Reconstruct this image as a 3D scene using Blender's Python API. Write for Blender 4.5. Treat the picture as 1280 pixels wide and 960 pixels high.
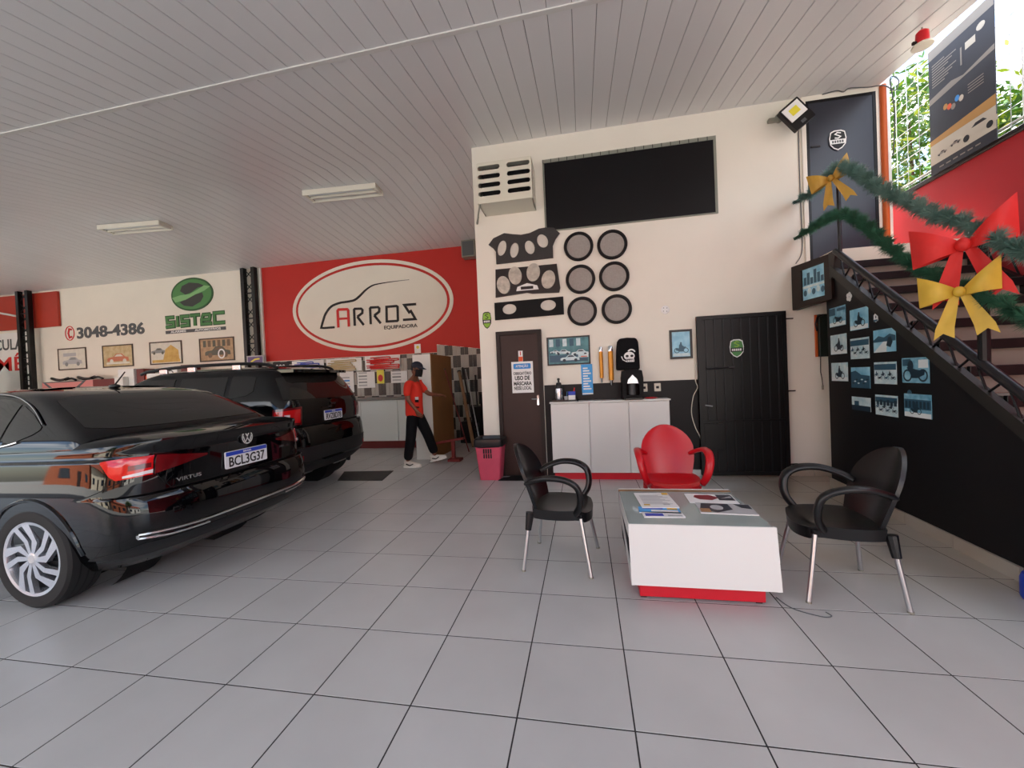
import bpy, bmesh, math, random
from mathutils import Vector, Matrix
from mathutils.geometry import tessellate_polygon

for o in list(bpy.data.objects):
    bpy.data.objects.remove(o)
scene = bpy.context.scene
COL = scene.collection
random.seed(7)
PI = math.pi

# ------------------------------------------------------------------ camera
def rot_axes(yaw, pit, rol):
    cy, sy = math.cos(yaw), math.sin(yaw)
    fw = Vector((sy*math.cos(pit), cy*math.cos(pit), math.sin(pit)))
    r = Vector((cy, -sy, 0)); u = r.cross(fw)
    return (math.cos(rol)*r + math.sin(rol)*u, -math.sin(rol)*r + math.cos(rol)*u, fw)
cam_data = bpy.data.cameras.new('camera')
cam_data.sensor_width = 36.0
cam_data.lens = 494.676/1280*36.0
cam_data.clip_start = 0.05
cam_data.clip_end = 500
cam = bpy.data.objects.new('camera', cam_data)
COL.objects.link(cam)
cr, cu, cf = rot_axes(-0.181715, -0.0145977, -0.0429150)
cam.matrix_world = Matrix(((cr.x, cu.x, -cf.x, 0), (cr.y, cu.y, -cf.y, 0), (cr.z, cu.z, -cf.z, 1.4901), (0, 0, 0, 1)))
scene.camera = cam

# ------------------------------------------------------------------ world, sun, exposure
world = bpy.data.worlds.new('sky_world')
scene.world = world
world.use_nodes = True
nt = world.node_tree
nt.nodes.clear()
wo = nt.nodes.new('ShaderNodeOutputWorld')
bg = nt.nodes.new('ShaderNodeBackground')
sky = nt.nodes.new('ShaderNodeTexSky')
sky.sky_type = 'NISHITA'
sky.sun_disc = False
sky.sun_elevation = math.radians(58)
sky.sun_rotation = math.radians(-20)
sky.air_density = 1.0
sky.dust_density = 1.2
tc = nt.nodes.new('ShaderNodeTexCoord')
mp = nt.nodes.new('ShaderNodeMapping')
mp.inputs['Scale'].default_value = (1.0, 1.0, 2.6)
nz = nt.nodes.new('ShaderNodeTexNoise')
nz.inputs['Scale'].default_value = 2.6
nz.inputs['Detail'].default_value = 7.0
nz.inputs['Roughness'].default_value = 0.55
rp = nt.nodes.new('ShaderNodeValToRGB')
rp.color_ramp.elements[0].position = 0.46
rp.color_ramp.elements[1].position = 0.60
mx = nt.nodes.new('ShaderNodeMixRGB')
mx.inputs['Color2'].default_value = (9.5, 9.6, 9.8, 1)
nt.links.new(tc.outputs['Generated'], mp.inputs['Vector'])
nt.links.new(mp.outputs['Vector'], nz.inputs['Vector'])
nt.links.new(nz.outputs['Fac'], rp.inputs['Fac'])
nt.links.new(rp.outputs['Color'], mx.inputs['Fac'])
nt.links.new(sky.outputs['Color'], mx.inputs['Color1'])
nt.links.new(mx.outputs['Color'], bg.inputs['Color'])
bg.inputs['Strength'].default_value = 0.30
nt.links.new(bg.outputs['Background'], wo.inputs['Surface'])

sun_data = bpy.data.lights.new('sun', 'SUN')
sun_data.energy = 18.0
sun_data.angle = math.radians(0.6)
sun_data.color = (1.0, 0.96, 0.90)
sun = bpy.data.objects.new('sun', sun_data)
COL.objects.link(sun)
sun.rotation_euler = Vector((-0.08, -0.75, -1.30)).to_track_quat('-Z', 'Y').to_euler()
sun.location = (0, 12, 20)

vs = scene.view_settings
vs.view_transform = 'Standard'
vs.look = 'None'
vs.gamma = 1.0
vs.use_curve_mapping = False
vs.exposure = 0.78

# ------------------------------------------------------------------ materials
def hexc(h):
    h = h.lstrip('#')
    out = []
    for i in (0, 2, 4):
        c = int(h[i:i+2], 16)/255
        out.append(c/12.92 if c <= 0.04045 else ((c+0.055)/1.055)**2.4)
    return (out[0], out[1], out[2], 1)
MATS = {}
def mat(name, col='#808080', rough=0.5, metal=0.0, noise=None, bump=None, coat=0.0, emit=None, alpha=1.0, spec=0.5, rnd=0.0, col2=None, pos=False):
    if name in MATS:
        return MATS[name]
    m = bpy.data.materials.new(name)
    m.use_nodes = True
    n = m.node_tree
    p = n.nodes['Principled BSDF']
    c = hexc(col)
    p.inputs['Base Color'].default_value = c
    p.inputs['Roughness'].default_value = rough
    p.inputs['Metallic'].default_value = metal
    p.inputs['Specular IOR Level'].default_value = spec
    if coat:
        p.inputs['Coat Weight'].default_value = coat
        p.inputs['Coat Roughness'].default_value = 0.02
    if alpha < 1:
        p.inputs['Alpha'].default_value = alpha
    if emit:
        p.inputs['Emission Color'].default_value = hexc(emit[0])
        p.inputs['Emission Strength'].default_value = emit[1]
    src = None
    if noise or bump or col2:
        t = n.nodes.new('ShaderNodeNewGeometry' if pos else 'ShaderNodeTexCoord')
        OUT = 'Position' if pos else 'Object'
    if noise or col2:
        z = n.nodes.new('ShaderNodeTexNoise')
        z.inputs['Scale'].default_value = noise[0]
        z.inputs['Detail'].default_value = 6
        n.links.new(t.outputs[OUT], z.inputs['Vector'])
        r = n.nodes.new('ShaderNodeValToRGB')
        r.color_ramp.elements[0].position = 0.3
        r.color_ramp.elements[1].position = 0.7
        d = hexc(col2) if col2 else tuple(max(0, v*(1-noise[1])) for v in c[:3])+(1,)
        r.color_ramp.elements[0].color = d
        r.color_ramp.elements[1].color = c
        n.links.new(z.outputs['Fac'], r.inputs['Fac'])
        src = r.outputs['Color']
    if rnd:
        oi = n.nodes.new('ShaderNodeObjectInfo')
        mr = n.nodes.new('ShaderNodeMapRange')
        mr.inputs['To Min'].default_value = 1-rnd
        mr.inputs['To Max'].default_value = 1.0
        n.links.new(oi.outputs['Random'], mr.inputs['Value'])
        mm = n.nodes.new('ShaderNodeMixRGB')
        mm.blend_type = 'MULTIPLY'
        mm.inputs['Fac'].default_value = 1
        if src: n.links.new(src, mm.inputs['Color1'])
        else: mm.inputs['Color1'].default_value = c
        n.links.new(mr.outputs['Result'], mm.inputs['Color2'])
        src = mm.outputs['Color']
    if src:
        n.links.new(src, p.inputs['Base Color'])
    if bump:
        z2 = n.nodes.new('ShaderNodeTexNoise')
        z2.inputs['Scale'].default_value = bump[0]
        z2.inputs['Detail'].default_value = 4
        n.links.new(t.outputs[OUT], z2.inputs['Vector'])
        b = n.nodes.new('ShaderNodeBump')
        b.inputs['Strength'].default_value = bump[1]
        b.inputs['Distance'].default_value = 0.02
        n.links.new(z2.outputs['Fac'], b.inputs['Height'])
        n.links.new(b.outputs['Normal'], p.inputs['Normal'])
    MATS[name] = m
    return m

def glass_mat(name, tint='#20262a', opacity=0.6, rough=0.02):
    if name in MATS: return MATS[name]
    m = bpy.data.materials.new(name); m.use_nodes = True
    n = m.node_tree; n.nodes.clear()
    o = n.nodes.new('ShaderNodeOutputMaterial')
    t = n.nodes.new('ShaderNodeBsdfTransparent'); t.inputs['Color'].default_value = (0.75, 0.85, 0.82, 1)
    p = n.nodes.new('ShaderNodeBsdfPrincipled')
    p.inputs['Base Color'].default_value = hexc(tint); p.inputs['Roughness'].default_value = rough
    x = n.nodes.new('ShaderNodeMixShader'); x.inputs['Fac'].default_value = opacity
    n.links.new(t.outputs[0], x.inputs[1]); n.links.new(p.outputs[0], x.inputs[2]); n.links.new(x.outputs[0], o.inputs['Surface'])
    MATS[name] = m
    return m

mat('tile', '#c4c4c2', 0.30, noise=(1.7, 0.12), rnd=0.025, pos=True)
def dust_and_warm_light():  # beige towards the stairs: floor dust and warm light mixed into the colour
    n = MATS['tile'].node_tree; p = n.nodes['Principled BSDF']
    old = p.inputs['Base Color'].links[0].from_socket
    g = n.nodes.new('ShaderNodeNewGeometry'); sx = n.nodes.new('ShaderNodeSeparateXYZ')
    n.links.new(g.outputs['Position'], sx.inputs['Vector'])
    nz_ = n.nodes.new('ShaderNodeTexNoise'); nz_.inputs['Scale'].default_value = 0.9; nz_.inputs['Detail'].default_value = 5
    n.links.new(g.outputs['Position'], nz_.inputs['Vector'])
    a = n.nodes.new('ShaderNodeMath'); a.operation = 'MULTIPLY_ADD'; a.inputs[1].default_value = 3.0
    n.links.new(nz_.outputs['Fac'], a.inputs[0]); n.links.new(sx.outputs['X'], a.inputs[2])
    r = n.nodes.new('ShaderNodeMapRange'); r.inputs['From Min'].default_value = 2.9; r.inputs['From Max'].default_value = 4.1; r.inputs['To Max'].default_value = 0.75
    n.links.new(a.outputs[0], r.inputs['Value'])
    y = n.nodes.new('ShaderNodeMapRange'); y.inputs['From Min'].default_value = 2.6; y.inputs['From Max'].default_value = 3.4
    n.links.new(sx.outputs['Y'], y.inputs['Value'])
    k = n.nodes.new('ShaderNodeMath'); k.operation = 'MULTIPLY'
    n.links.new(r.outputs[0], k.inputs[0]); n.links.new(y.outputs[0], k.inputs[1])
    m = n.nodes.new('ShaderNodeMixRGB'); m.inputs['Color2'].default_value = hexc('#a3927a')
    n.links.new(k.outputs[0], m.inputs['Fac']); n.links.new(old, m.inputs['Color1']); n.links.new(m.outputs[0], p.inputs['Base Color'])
dust_and_warm_light()
mat('grout', '#2b2a2a', 0.9)
mat('wall_white', '#f1ecdf', 0.75, noise=(1.3, 0.05), bump=(30, 0.04))
mat('wall_red', '#c42419', 0.6, noise=(1.0, 0.06))
mat('wall_parapet', '#b5202a', 0.65, noise=(1.2, 0.08))
mat('pvc', '#e2e2e3', 0.36, rnd=0.03)
mat('pvc_gap', '#6a6666', 0.8)
mat('white_gloss', '#dadad7', 0.3)
mat('white_paint', '#e8e6e0', 0.5)
mat('white_plastic', '#dedac9', 0.45)
mat('paper_white', '#f0f0ee', 0.7)
mat('black_paint', '#070709', 0.5, spec=0.35)
mat('black_panel', '#06060a', 0.5, noise=(2.5, 0.25), spec=0.35)
mat('black_plastic', '#0a0a0c', 0.33)
mat('black_matt', '#0b0b0d', 0.7, spec=0.3)
mat('black_metal', '#09090b', 0.38, spec=0.35)
mat('steel_dark', '#2c2b2e', 0.35, metal=0.5)
mat('alu', '#c3c4c6', 0.28, metal=0.9)
mat('chrome', '#e6e8ea', 0.08, metal=1.0)
mat('silver', '#c9ccd2', 0.25, metal=0.85)
mat('red_plastic', '#c3121f', 0.3)
mat('red_gloss', '#cf1a2c', 0.35)
mat('red_text', '#d2201c', 0.5)
mat('pink_plastic', '#d9546e', 0.5, noise=(6, 0.12))
mat('bag_black', '#101012', 0.3)
mat('brown_door', '#33211c', 0.4, noise=(3, 0.3), spec=0.35)
mat('brown_frame', '#221713', 0.5, spec=0.35)
mat('door_grey', '#2f3340', 0.35, noise=(1.5, 0.25))
mat('board_brown', '#7d5429', 0.7, noise=(3, 0.15))
mat('car_paint', '#050507', 0.03, spec=0.45)
mat('car_plastic', '#121316', 0.55)
mat('suv_paint', '#050507', 0.04, spec=0.45)
mat('rubber', '#131314', 0.75)
glass_mat('car_glass', '#2b2b2a', 0.85)
glass_mat('table_glass', '#cdd5d2', 0.55, 0.03)
mat('lamp_red', '#c80d12', 0.12, coat=0.6)
mat('lamp_dark_red', '#5a060c', 0.15, coat=0.6)
mat('lamp_white', '#d9d3d6', 0.15)
mat('plate_white', '#dfe2e6', 0.4)
mat('plate_blue', '#1d3fb4', 0.4)
mat('ink_black', '#101012', 0.6)
mat('ink_grey', '#55595c', 0.6)
mat('ink_blue', '#3b8fd8', 0.6)
mat('print_blue', '#4aa6e8', 0.6)
mat('green_dark', '#2f5a34', 0.6)
mat('green_mid', '#4f8a4e', 0.6)
mat('green_light', '#86bb7c', 0.6)
mat('charcoal', '#3c3f3d', 0.6)
mat('lime', '#8dbb3a', 0.5)
mat('speaker_grey', '#a39d97', 0.75, noise=(40, 0.15))
mat('speaker_ring', '#100f10', 0.6, spec=0.3)
mat('carpet_grey', '#403d3d', 0.9, noise=(60, 0.2))
mat('oval_cloth', '#ddd8cd', 0.6, noise=(12, 0.1))
mat('gold_tube', '#c88a2c', 0.3, metal=0.35)
mat('orange_pipe', '#c65a1e', 0.55)
mat('gold_fabric', '#c79a3a', 0.55, noise=(14, 0.12))
mat('gold_bright', '#d9b23c', 0.5, noise=(14, 0.1))
mat('red_fabric', '#d8231f', 0.6, noise=(10, 0.12))
mat('needle', '#24503a', 0.7, rnd=0.1, noise=(9, 0.35), col2='#3f7a5c')
mat('needle_frost', '#3d6358', 0.7, noise=(9, 0.35), col2='#7b9c92')
mat('stair_tile', '#94887e', 0.5, noise=(4, 0.1))
mat('landing_tile', '#e6dccb', 0.5)
mat('olive_metal', '#1f1e1a', 0.45, spec=0.4)
mat('leaf_a', '#44701f', 0.5)
mat('leaf_b', '#90a02c', 0.5)
mat('leaf_c', '#2b4f1d', 0.5)
mat('bark', '#5a4636', 0.9, noise=(8, 0.3))
mat('yard', '#e2dac9', 0.9, noise=(3, 0.1))
mat('asphalt', '#8d8d8a', 0.9, noise=(10, 0.2))
mat('skin', '#7d4e38', 0.5)
mat('shirt_red', '#e8311c', 0.75, noise=(5, 0.12))
mat('cloth_black', '#0d0d11', 0.8, noise=(9, 0.2), spec=0.2)
mat('cap_navy', '#1c2030', 0.75)
mat('shoe_white', '#d9d5cb', 0.55)
mat('granite', '#8f8b86', 0.35, noise=(60, 0.3))
mat('floor_mat', '#4b4a47', 0.95, noise=(40, 0.25))
mat('door_mat', '#191919', 0.95, noise=(60, 0.25))
mat('tile_dark', '#26241f', 0.35)
mat('tile_light', '#a5a29a', 0.35)
mat('wood', '#8a6a4a', 0.7, noise=(5, 0.25))
mat('bench_red', '#6d1a16', 0.5)
mat('barrel_green', '#1f6a34', 0.45)
mat('tube_light', '#eef0f0', 0.3)
mat('fixture', '#e3e0d2', 0.4)
mat('tan', '#c9b78c', 0.6)
mat('blue_hose', '#1c49b8', 0.35)
mat('yellow', '#e9dc3f', 0.4)
mat('teal_photo', '#3f7f92', 0.4)
mat('window_black', '#08080c', 0.4, spec=0.3)
mat('mesh_grey', '#8b8f83', 0.6)
mat('plastic_box', '#8d8c80', 0.5)

# ------------------------------------------------------------------ mesh helpers
class Fr:
    def __init__(s, o, x, y):
        s.o = Vector(o); s.x = Vector(x).normalized(); s.y = Vector(y).normalized(); s.n = s.x.cross(s.y).normalized()
    def P(s, a, b, c=0.0):
        return s.o + s.x*a + s.y*b + s.n*c
    def at(s, a, b, c=0.0):
        f = Fr(s.P(a, b, c), s.x, s.y)
        return f

def ell(cx, cy, rx, ry, n=28, rot=0.0, a0=0.0, a1=2*PI):
    pts = []
    full = abs(a1-a0-2*PI) < 1e-6
    m = n if full else n-1
    for i in range(n):
        t = a0+(a1-a0)*i/m
        x, y = rx*math.cos(t), ry*math.sin(t)
        pts.append((cx+x*math.cos(rot)-y*math.sin(rot), cy+x*math.sin(rot)+y*math.cos(rot)))
    return pts
def rrect(x0, y0, x1, y1, r, n=5):
    pts = []
    for cx, cy, a in ((x1-r, y0+r, -PI/2), (x1-r, y1-r, 0), (x0+r, y1-r, PI/2), (x0+r, y0+r, PI)):
        for i in range(n):
            t = a+PI/2*i/(n-1)
            pts.append((cx+r*math.cos(t), cy+r*math.sin(t)))
    return pts
def rect(x0, y0, x1, y1):
    return [(x0, y0), (x1, y0), (x1, y1), (x0, y1)]
def catmull(pts, sub=6, closed=False):
    P = [Vector(p) for p in pts]; out = []
    n = len(P)
    rng = n if closed else n-1
    for i in range(rng):
        p0 = P[(i-1) % n] if closed or i > 0 else P[0]
        p1 = P[i]; p2 = P[(i+1) % n]
        p3 = P[(i+2) % n] if closed or i < n-2 else P[-1]
        for k in range(sub):
            t = k/sub
            out.append(0.5*((2*p1)+(p2-p0)*t+(2*p0-5*p1+4*p2-p3)*t*t+(3*p1-p0-3*p2+p3)*t**3))
    if not closed: out.append(P[-1])
    return out

class MB:
    def __init__(s):
        s.v = []; s.f = []; s.m = []
    def add(s, vs_, fs, mi=0):
        b = len(s.v)
        s.v.extend([tuple(v) for v in vs_])
        for f in fs:
            s.f.append(tuple(b+i for i in f)); s.m.append(mi)
        return s
    def box(s, x0, x1, y0, y1, z0, z1, bev=0.0, mi=0, M=None):
        bm = bmesh.new()
        bmesh.ops.create_cube(bm, size=1)
        for v in bm.verts:
            v.co = Vector(((x0+x1)/2+v.co.x*(x1-x0), (y0+y1)/2+v.co.y*(y1-y0), (z0+z1)/2+v.co.z*(z1-z0)))
        if bev > 0:
            bmesh.ops.bevel(bm, geom=bm.edges[:], offset=bev, segments=(1 if bev < 0.015 else 3), profile=0.5, affect='EDGES')
        if M is not None:
            bmesh.ops.transform(bm, matrix=M, verts=bm.verts)
        bm.verts.index_update()
        s.add([v.co.copy() for v in bm.verts], [[v.index for v in f.verts] for f in bm.faces], mi)
        bm.free()
        return s
    def slab(s, fr, pts, c0, c1, mi=0, holes=()):
        loops = [list(pts)]+[list(h) for h in holes]
        area = sum(pts[i-1][0]*pts[i][1]-pts[i][0]*pts[i-1][1] for i in range(len(pts)))
        if area < 0: loops[0].reverse()
        flat = [p for l in loops for p in l]
        n = len(flat)
        vs_ = [fr.P(p[0], p[1], c1) for p in flat]+[fr.P(p[0], p[1], c0) for p in flat]
        fs = []
        if holes:
            tris = tessellate_polygon([[Vector((p[0], p[1], 0)) for p in l] for l in loops])
            for t in tris:
                a = [flat[i] for i in t]
                ar = (a[1][0]-a[0][0])*(a[2][1]-a[0][1])-(a[2][0]-a[0][0])*(a[1][1]-a[0][1])
                t = list(t) if ar > 0 else list(t)[::-1]
                fs.append(t); fs.append([i+n for i in t[::-1]])
        else:
            fs.append(list(range(n))); fs.append([i+n for i in range(n)][::-1])
        b = 0
        for li, l in enumerate(loops):
            k = len(l)
            if li > 0:
                ar = sum(l[i-1][0]*l[i][1]-l[i][0]*l[i-1][1] for i in range(k))
                flip = ar > 0
            else: flip = False
            for i in range(k):
                j = (i+1) % k
                q = [b+i, b+i+n, b+j+n, b+j]
                fs.append(q[::-1] if flip else q)
            b += k
        return s.add(vs_, fs, mi)
    def flat(s, fr, pts, c, mi=0):
        area = sum(pts[i-1][0]*pts[i][1]-pts[i][0]*pts[i-1][1] for i in range(len(pts)))
        if area < 0: pts = list(pts)[::-1]
        return s.add([fr.P(p[0], p[1], c) for p in pts], [list(range(len(pts)))], mi)
    def stroke(s, fr, pts, w, c0, c1, mi=0, closed=False, taper=None):
        n = len(pts); L = []; R = []
        for i in range(n):
            p = Vector(pts[i])
            a = Vector(pts[(i-1) % n]) if (i > 0 or closed) else None
            b = Vector(pts[(i+1) % n]) if (i < n-1 or closed) else None
            if a is None: d = (b-p).normalized(); nn = Vector((-d.y, d.x)); k = 1
            elif b is None: d = (p-a).normalized(); nn = Vector((-d.y, d.x)); k = 1
            else:
                d1 = (p-a).normalized(); d2 = (b-p).normalized()
                n1 = Vector((-d1.y, d1.x)); n2 = Vector((-d2.y, d2.x))
                nn = (n1+n2)
                nn = nn.normalized() if nn.length > 1e-6 else n1
                k = 1/max(0.4, nn.dot(n1))
            ww = w*(taper[i] if taper else 1)
            L.append(p+nn*k*ww/2); R.append(p-nn*k*ww/2)
        m = n if closed else n-1
        vs_ = []; fs = []
        for i in range(n):
            vs_ += [fr.P(L[i].x, L[i].y, c1), fr.P(R[i].x, R[i].y, c1), fr.P(L[i].x, L[i].y, c0), fr.P(R[i].x, R[i].y, c0)]
        for i in range(m):
            a = 4*i; b = 4*((i+1) % n)
            fs += [[a, a+1, b+1, b], [a+1, a+3, b+3, b+1], [a+2, a, b, b+2], [a+3, a+2, b+2, b+3]]
        if not closed:
            fs += [[0, 2, 3, 1], [4*(n-1), 4*(n-1)+1, 4*(n-1)+3, 4*(n-1)+2]]
        return s.add(vs_, fs, mi)
    def tube(s, path, r, n=8, mi=0, closed=False, cap=True, flat=None, up=None):
        P = [Vector(p) for p in path]; m = len(P)
        rs = r if isinstance(r, (list, tuple)) else [r]*m
        T = []
        for i in range(m):
            a = P[(i-1) % m] if (i > 0 or closed) else P[i]
            b = P[(i+1) % m] if (i < m-1 or closed) else P[i]
            T.append((b-a).normalized())
        ref = Vector(up) if up else (Vector((0, 0, 1)) if abs(T[0].z) < 0.9 else Vector((1, 0, 0)))
        N = (ref-T[0]*ref.dot(T[0])).normalized()
        vs_ = []; fs = []
        for i in range(m):
            if up:
                N2 = Vector(up)-T[i]*Vector(up).dot(T[i])
                if N2.length > 1e-4: N = N2.normalized()
            else:
                N = (N-T[i]*N.dot(T[i])).normalized()
            B = T[i].cross(N)
            fl = flat if flat else 1.0
            for k in range(n):
                t = 2*PI*k/n
                vs_.append(P[i]+(N*math.cos(t)*fl+B*math.sin(t))*rs[i])
        for i in range(m if closed else m-1):
            for k in range(n):
                a = i*n+k; b = i*n+(k+1) % n; c = ((i+1) % m)*n+(k+1) % n; d = ((i+1) % m)*n+k
                fs.append([a, b, c, d])
        if cap and not closed:
            fs.append(list(range(n))[::-1]); fs.append([(m-1)*n+k for k in range(n)])
        return s.add(vs_, fs, mi)
    def lathe(s, prof, c=(0, 0, 0), ax='Z', n=24, mi=0, M=None, cap=True):
        vs_ = []; fs = []; m = len(prof)
        for (r, h) in prof:
            for k in range(n):
                t = 2*PI*k/n
                x, y = r*math.cos(t), r*math.sin(t)
                if ax == 'Z': v = Vector((x, y, h))
                elif ax == 'Y': v = Vector((x, h, -y))
                else: v = Vector((h, x, y))
                v = v+Vector(c)
                vs_.append(M @ v if M is not None else v)
        for i in range(m-1):
            for k in range(n):
                fs.append([i*n+k, i*n+(k+1) % n, (i+1)*n+(k+1) % n, (i+1)*n+k])
        if prof[0] == prof[-1]: cap = False
        if cap and prof[0][0] > 1e-4: fs.append(list(range(n))[::-1])
        if cap and prof[-1][0] > 1e-4: fs.append([(m-1)*n+k for k in range(n)])
        return s.add(vs_, fs, mi)
    def grid(s, rows, mi=0, wrap=False):
        m = len(rows); n = len(rows[0])
        vs_ = [p for r in rows for p in r]; fs = []
        for i in range(m-1):
            for k in range(n if wrap else n-1):
                fs.append([i*n+k, i*n+(k+1) % n, (i+1)*n+(k+1) % n, (i+1)*n+k])
        return s.add(vs_, fs, mi)
    def ball(s, c, rx, ry, rz, n=12, m=8, mi=0):
        pr = []
        vs_ = []; fs = []
        for i in range(m+1):
            p = -PI/2+PI*i/m
            for k in range(n):
                t = 2*PI*k/n
                vs_.append((c[0]+rx*math.cos(p)*math.cos(t), c[1]+ry*math.cos(p)*math.sin(t), c[2]+rz*math.sin(p)))
        for i in range(m):
            for k in range(n):
                fs.append([i*n+k, i*n+(k+1) % n, (i+1)*n+(k+1) % n, (i+1)*n+k])
        return s.add(vs_, fs, mi)
    def mesh(s, name, mats, sharp=0.6):
        me = bpy.data.meshes.new(name)
        me.from_pydata(s.v, [], s.f)
        if not isinstance(mats, (list, tuple)): mats = [mats]
        for m in mats: me.materials.append(MATS[m] if isinstance(m, str) else m)
        if len(mats) > 1:
            me.polygons.foreach_set('material_index', s.m)
        me.validate(clean_customdata=False)
        me.update()
        bm = bmesh.new(); bm.from_mesh(me)
        bmesh.ops.remove_doubles(bm, verts=bm.verts, dist=1e-5)
        bm.to_mesh(me); bm.free()
        me.shade_smooth()
        me.set_sharp_from_angle(angle=sharp)
        return me
    def build(s, name, mats, parent=None, sharp=0.6):
        return link(name, s.mesh(name, mats, sharp), parent)

def link(name, data, parent=None):
    o = bpy.data.objects.new(name, data)
    COL.objects.link(o)
    if parent is not None: o.parent = parent
    return o
def tag(o, label, cat, group=None, kind=None):
    o['label'] = label; o['category'] = cat
    if group: o['group'] = group
    if kind: o['kind'] = kind
    return o
def struct(o, label=None, cat=None):
    o['kind'] = 'structure'
    if label: o['label'] = label
    if cat: o['category'] = cat
    return o
def empty(name, loc, rz=0.0):
    o = bpy.data.objects.new(name, None); COL.objects.link(o)
    o.location = loc; o.rotation_euler = (0, 0, rz); o.empty_display_size = 0.1
    return o
def thing(name, label, cat, loc=(0, 0, 0), rz=0.0, group=None):
    return tag(empty(name, loc, rz), label, cat, group)
def local(fr, root):
    M = Matrix.Rotation(-root.rotation_euler.z, 4, 'Z') @ Matrix.Translation(-Vector(root.location))
    R = Matrix.Rotation(-root.rotation_euler.z, 3, 'Z')
    return Fr(M @ fr.o, R @ fr.x, R @ fr.y)

_txt = {}
def text(name, s, fr, a0, b0, a1, b1, c, m, parent=None, depth=0.002, bold=0.0, shear=0.0, spacing=1.0):
    cu_ = bpy.data.curves.new('lettering', 'FONT')
    cu_.body = s; cu_.extrude = 0.01; cu_.offset = bold; cu_.space_character = spacing; cu_.shear = shear
    cu_.resolution_u = 3
    to = bpy.data.objects.new('lettering_tmp', cu_); COL.objects.link(to)
    bpy.context.view_layer.update()
    dg = bpy.context.evaluated_depsgraph_get()
    me = bpy.data.meshes.new_from_object(to.evaluated_get(dg))
    bpy.data.objects.remove(to); bpy.data.curves.remove(cu_)
    xs = [v.co.x for v in me.vertices]; ys = [v.co.y for v in me.vertices]; zs = [v.co.z for v in me.vertices]
    x0, x1, y0, y1, z0, z1 = min(xs), max(xs), min(ys), max(ys), min(zs), max(zs)
    for v in me.vertices:
        a = a0+(v.co.x-x0)/(x1-x0)*(a1-a0); b = b0+(v.co.y-y0)/(y1-y0)*(b1-b0)
        k = (v.co.z-z0)/max(1e-9, z1-z0)
        v.co = fr.P(a, b, c+depth*k)
    me.materials.clear(); me.materials.append(MATS[m])
    me.update()
    return link(name, me, parent)

FO = Fr((0, 5.95, 0), (1, 0, 0), (0, 0, 1))      # office wall
FB = Fr((0, 9.5, 0), (1, 0, 0), (0, 0, 1))       # back wall
FP = Fr((2.858, 4.191, 0), (-0.062, -0.998, 0), (0, 0, 1))   # stair side panel
# ------------------------------------------------------------------ floor
fl = struct(MB().box(-19.2, 4.5, -2.2, 11.0, -0.12, -0.0012).build('floor', 'grout'), 'white square floor tiles with dark joints', 'floor')
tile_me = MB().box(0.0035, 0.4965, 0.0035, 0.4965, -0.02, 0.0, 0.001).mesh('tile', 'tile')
cells = []
for iu in range(-38, 10):
    for iv in range(-8, 16):
        x = (iu-0.701)*0.5; y = (iv+3.361)*0.5
        if x+0.25 > 4.42 or x < -19.3 or (x > -1.6 and y > 5.75): continue
        d = Vector((x+0.25, y+0.25, -1.49))
        z = d.dot(cf)
        vis = z > 0.3 and abs(d.dot(cr)/z) < 1.40 and abs(d.dot(cu)/z) < 1.15
        cells.append((0 if vis and y < 9.0 else 1, d.length, x, y))
cells.sort()
rest = MB()
for k, (_, _, x, y) in enumerate(cells):
    if k < 300:
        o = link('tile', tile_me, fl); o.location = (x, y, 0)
    else:
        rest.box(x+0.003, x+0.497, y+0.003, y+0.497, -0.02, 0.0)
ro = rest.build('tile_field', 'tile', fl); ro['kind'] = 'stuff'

# ------------------------------------------------------------------ ceiling
CZ = [(-2.0, 3.775), (3.47, 4.65), (5.0, 4.9), (5.95, 5.05), (6.6, 5.07), (7.5, 5.01), (8.5, 4.92), (9.5, 4.81), (9.7, 4.79)]
def cz(y):
    for (a, b), (c, d) in zip(CZ, CZ[1:]):
        if y <= c: return b+(d-b)*(y-a)/(c-a)
    return CZ[-1][1]
ys_all = [p[0] for p in CZ]
roof = MB()
prof = [(-2.0, cz(-2.0))]+CZ[1:]
n_ = len(prof)
vv = [(-19.2, y, z+0.010) for y, z in prof]+[(3.66, y, z+0.010) for y, z in prof]+[(-19.2, y, z+0.3) for y, z in prof]+[(3.66, y, z+0.3) for y, z in prof]
ff = []
for i in range(n_-1):
    ff += [[i, i+1, n_+i+1, n_+i], [2*n_+i, 3*n_+i, 3*n_+i+1, 2*n_+i+1], [i, 2*n_+i, 2*n_+i+1, i+1], [n_+i, n_+i+1, 3*n_+i+1, 3*n_+i]]
ff += [[0, n_, 3*n_, 2*n_], [n_-1, 3*n_-1, 4*n_-1, 2*n_-1]]
roof.add(vv, ff)
ceil = struct(roof.build('ceiling', 'pvc_gap'), 'white ceiling of long plastic panels', 'ceiling')
def panel_mesh(ylist, nm):
    b = MB(); w = 0.209
    rows_b = []; rows = []
    pr = [(0, 0.012), (0, 0.004), (0.006, 0), (w-0.006, 0), (w, 0.004), (w, 0.012)]
    for y in ylist:
        rows.append([(x, y, cz(y)+dz) for x, dz in pr])
    b.grid([list(reversed(r)) for r in rows])
    return b.mesh(nm, 'pvc', 0.3)
pm_front = panel_mesh([-2.0, 0, 2, 3.45], 'panel')
pm_long = panel_mesh([3.49, 4.4, 5.0, 5.95, 6.6, 7.5, 8.5, 9.5], 'panel')
pm_short = panel_mesh([3.49, 4.4, 5.0, 5.95], 'panel')
for k in range(-89, 17):
    x = 0.02+0.214*k
    dy = 0.02-0.022*x
    o = link('panel', pm_front, ceil); o.location = (x, dy, 0.16*dy)
    o = link('panel', pm_long if x < -1.66 else pm_short, ceil); o.location = (x, 0, 0)
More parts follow.
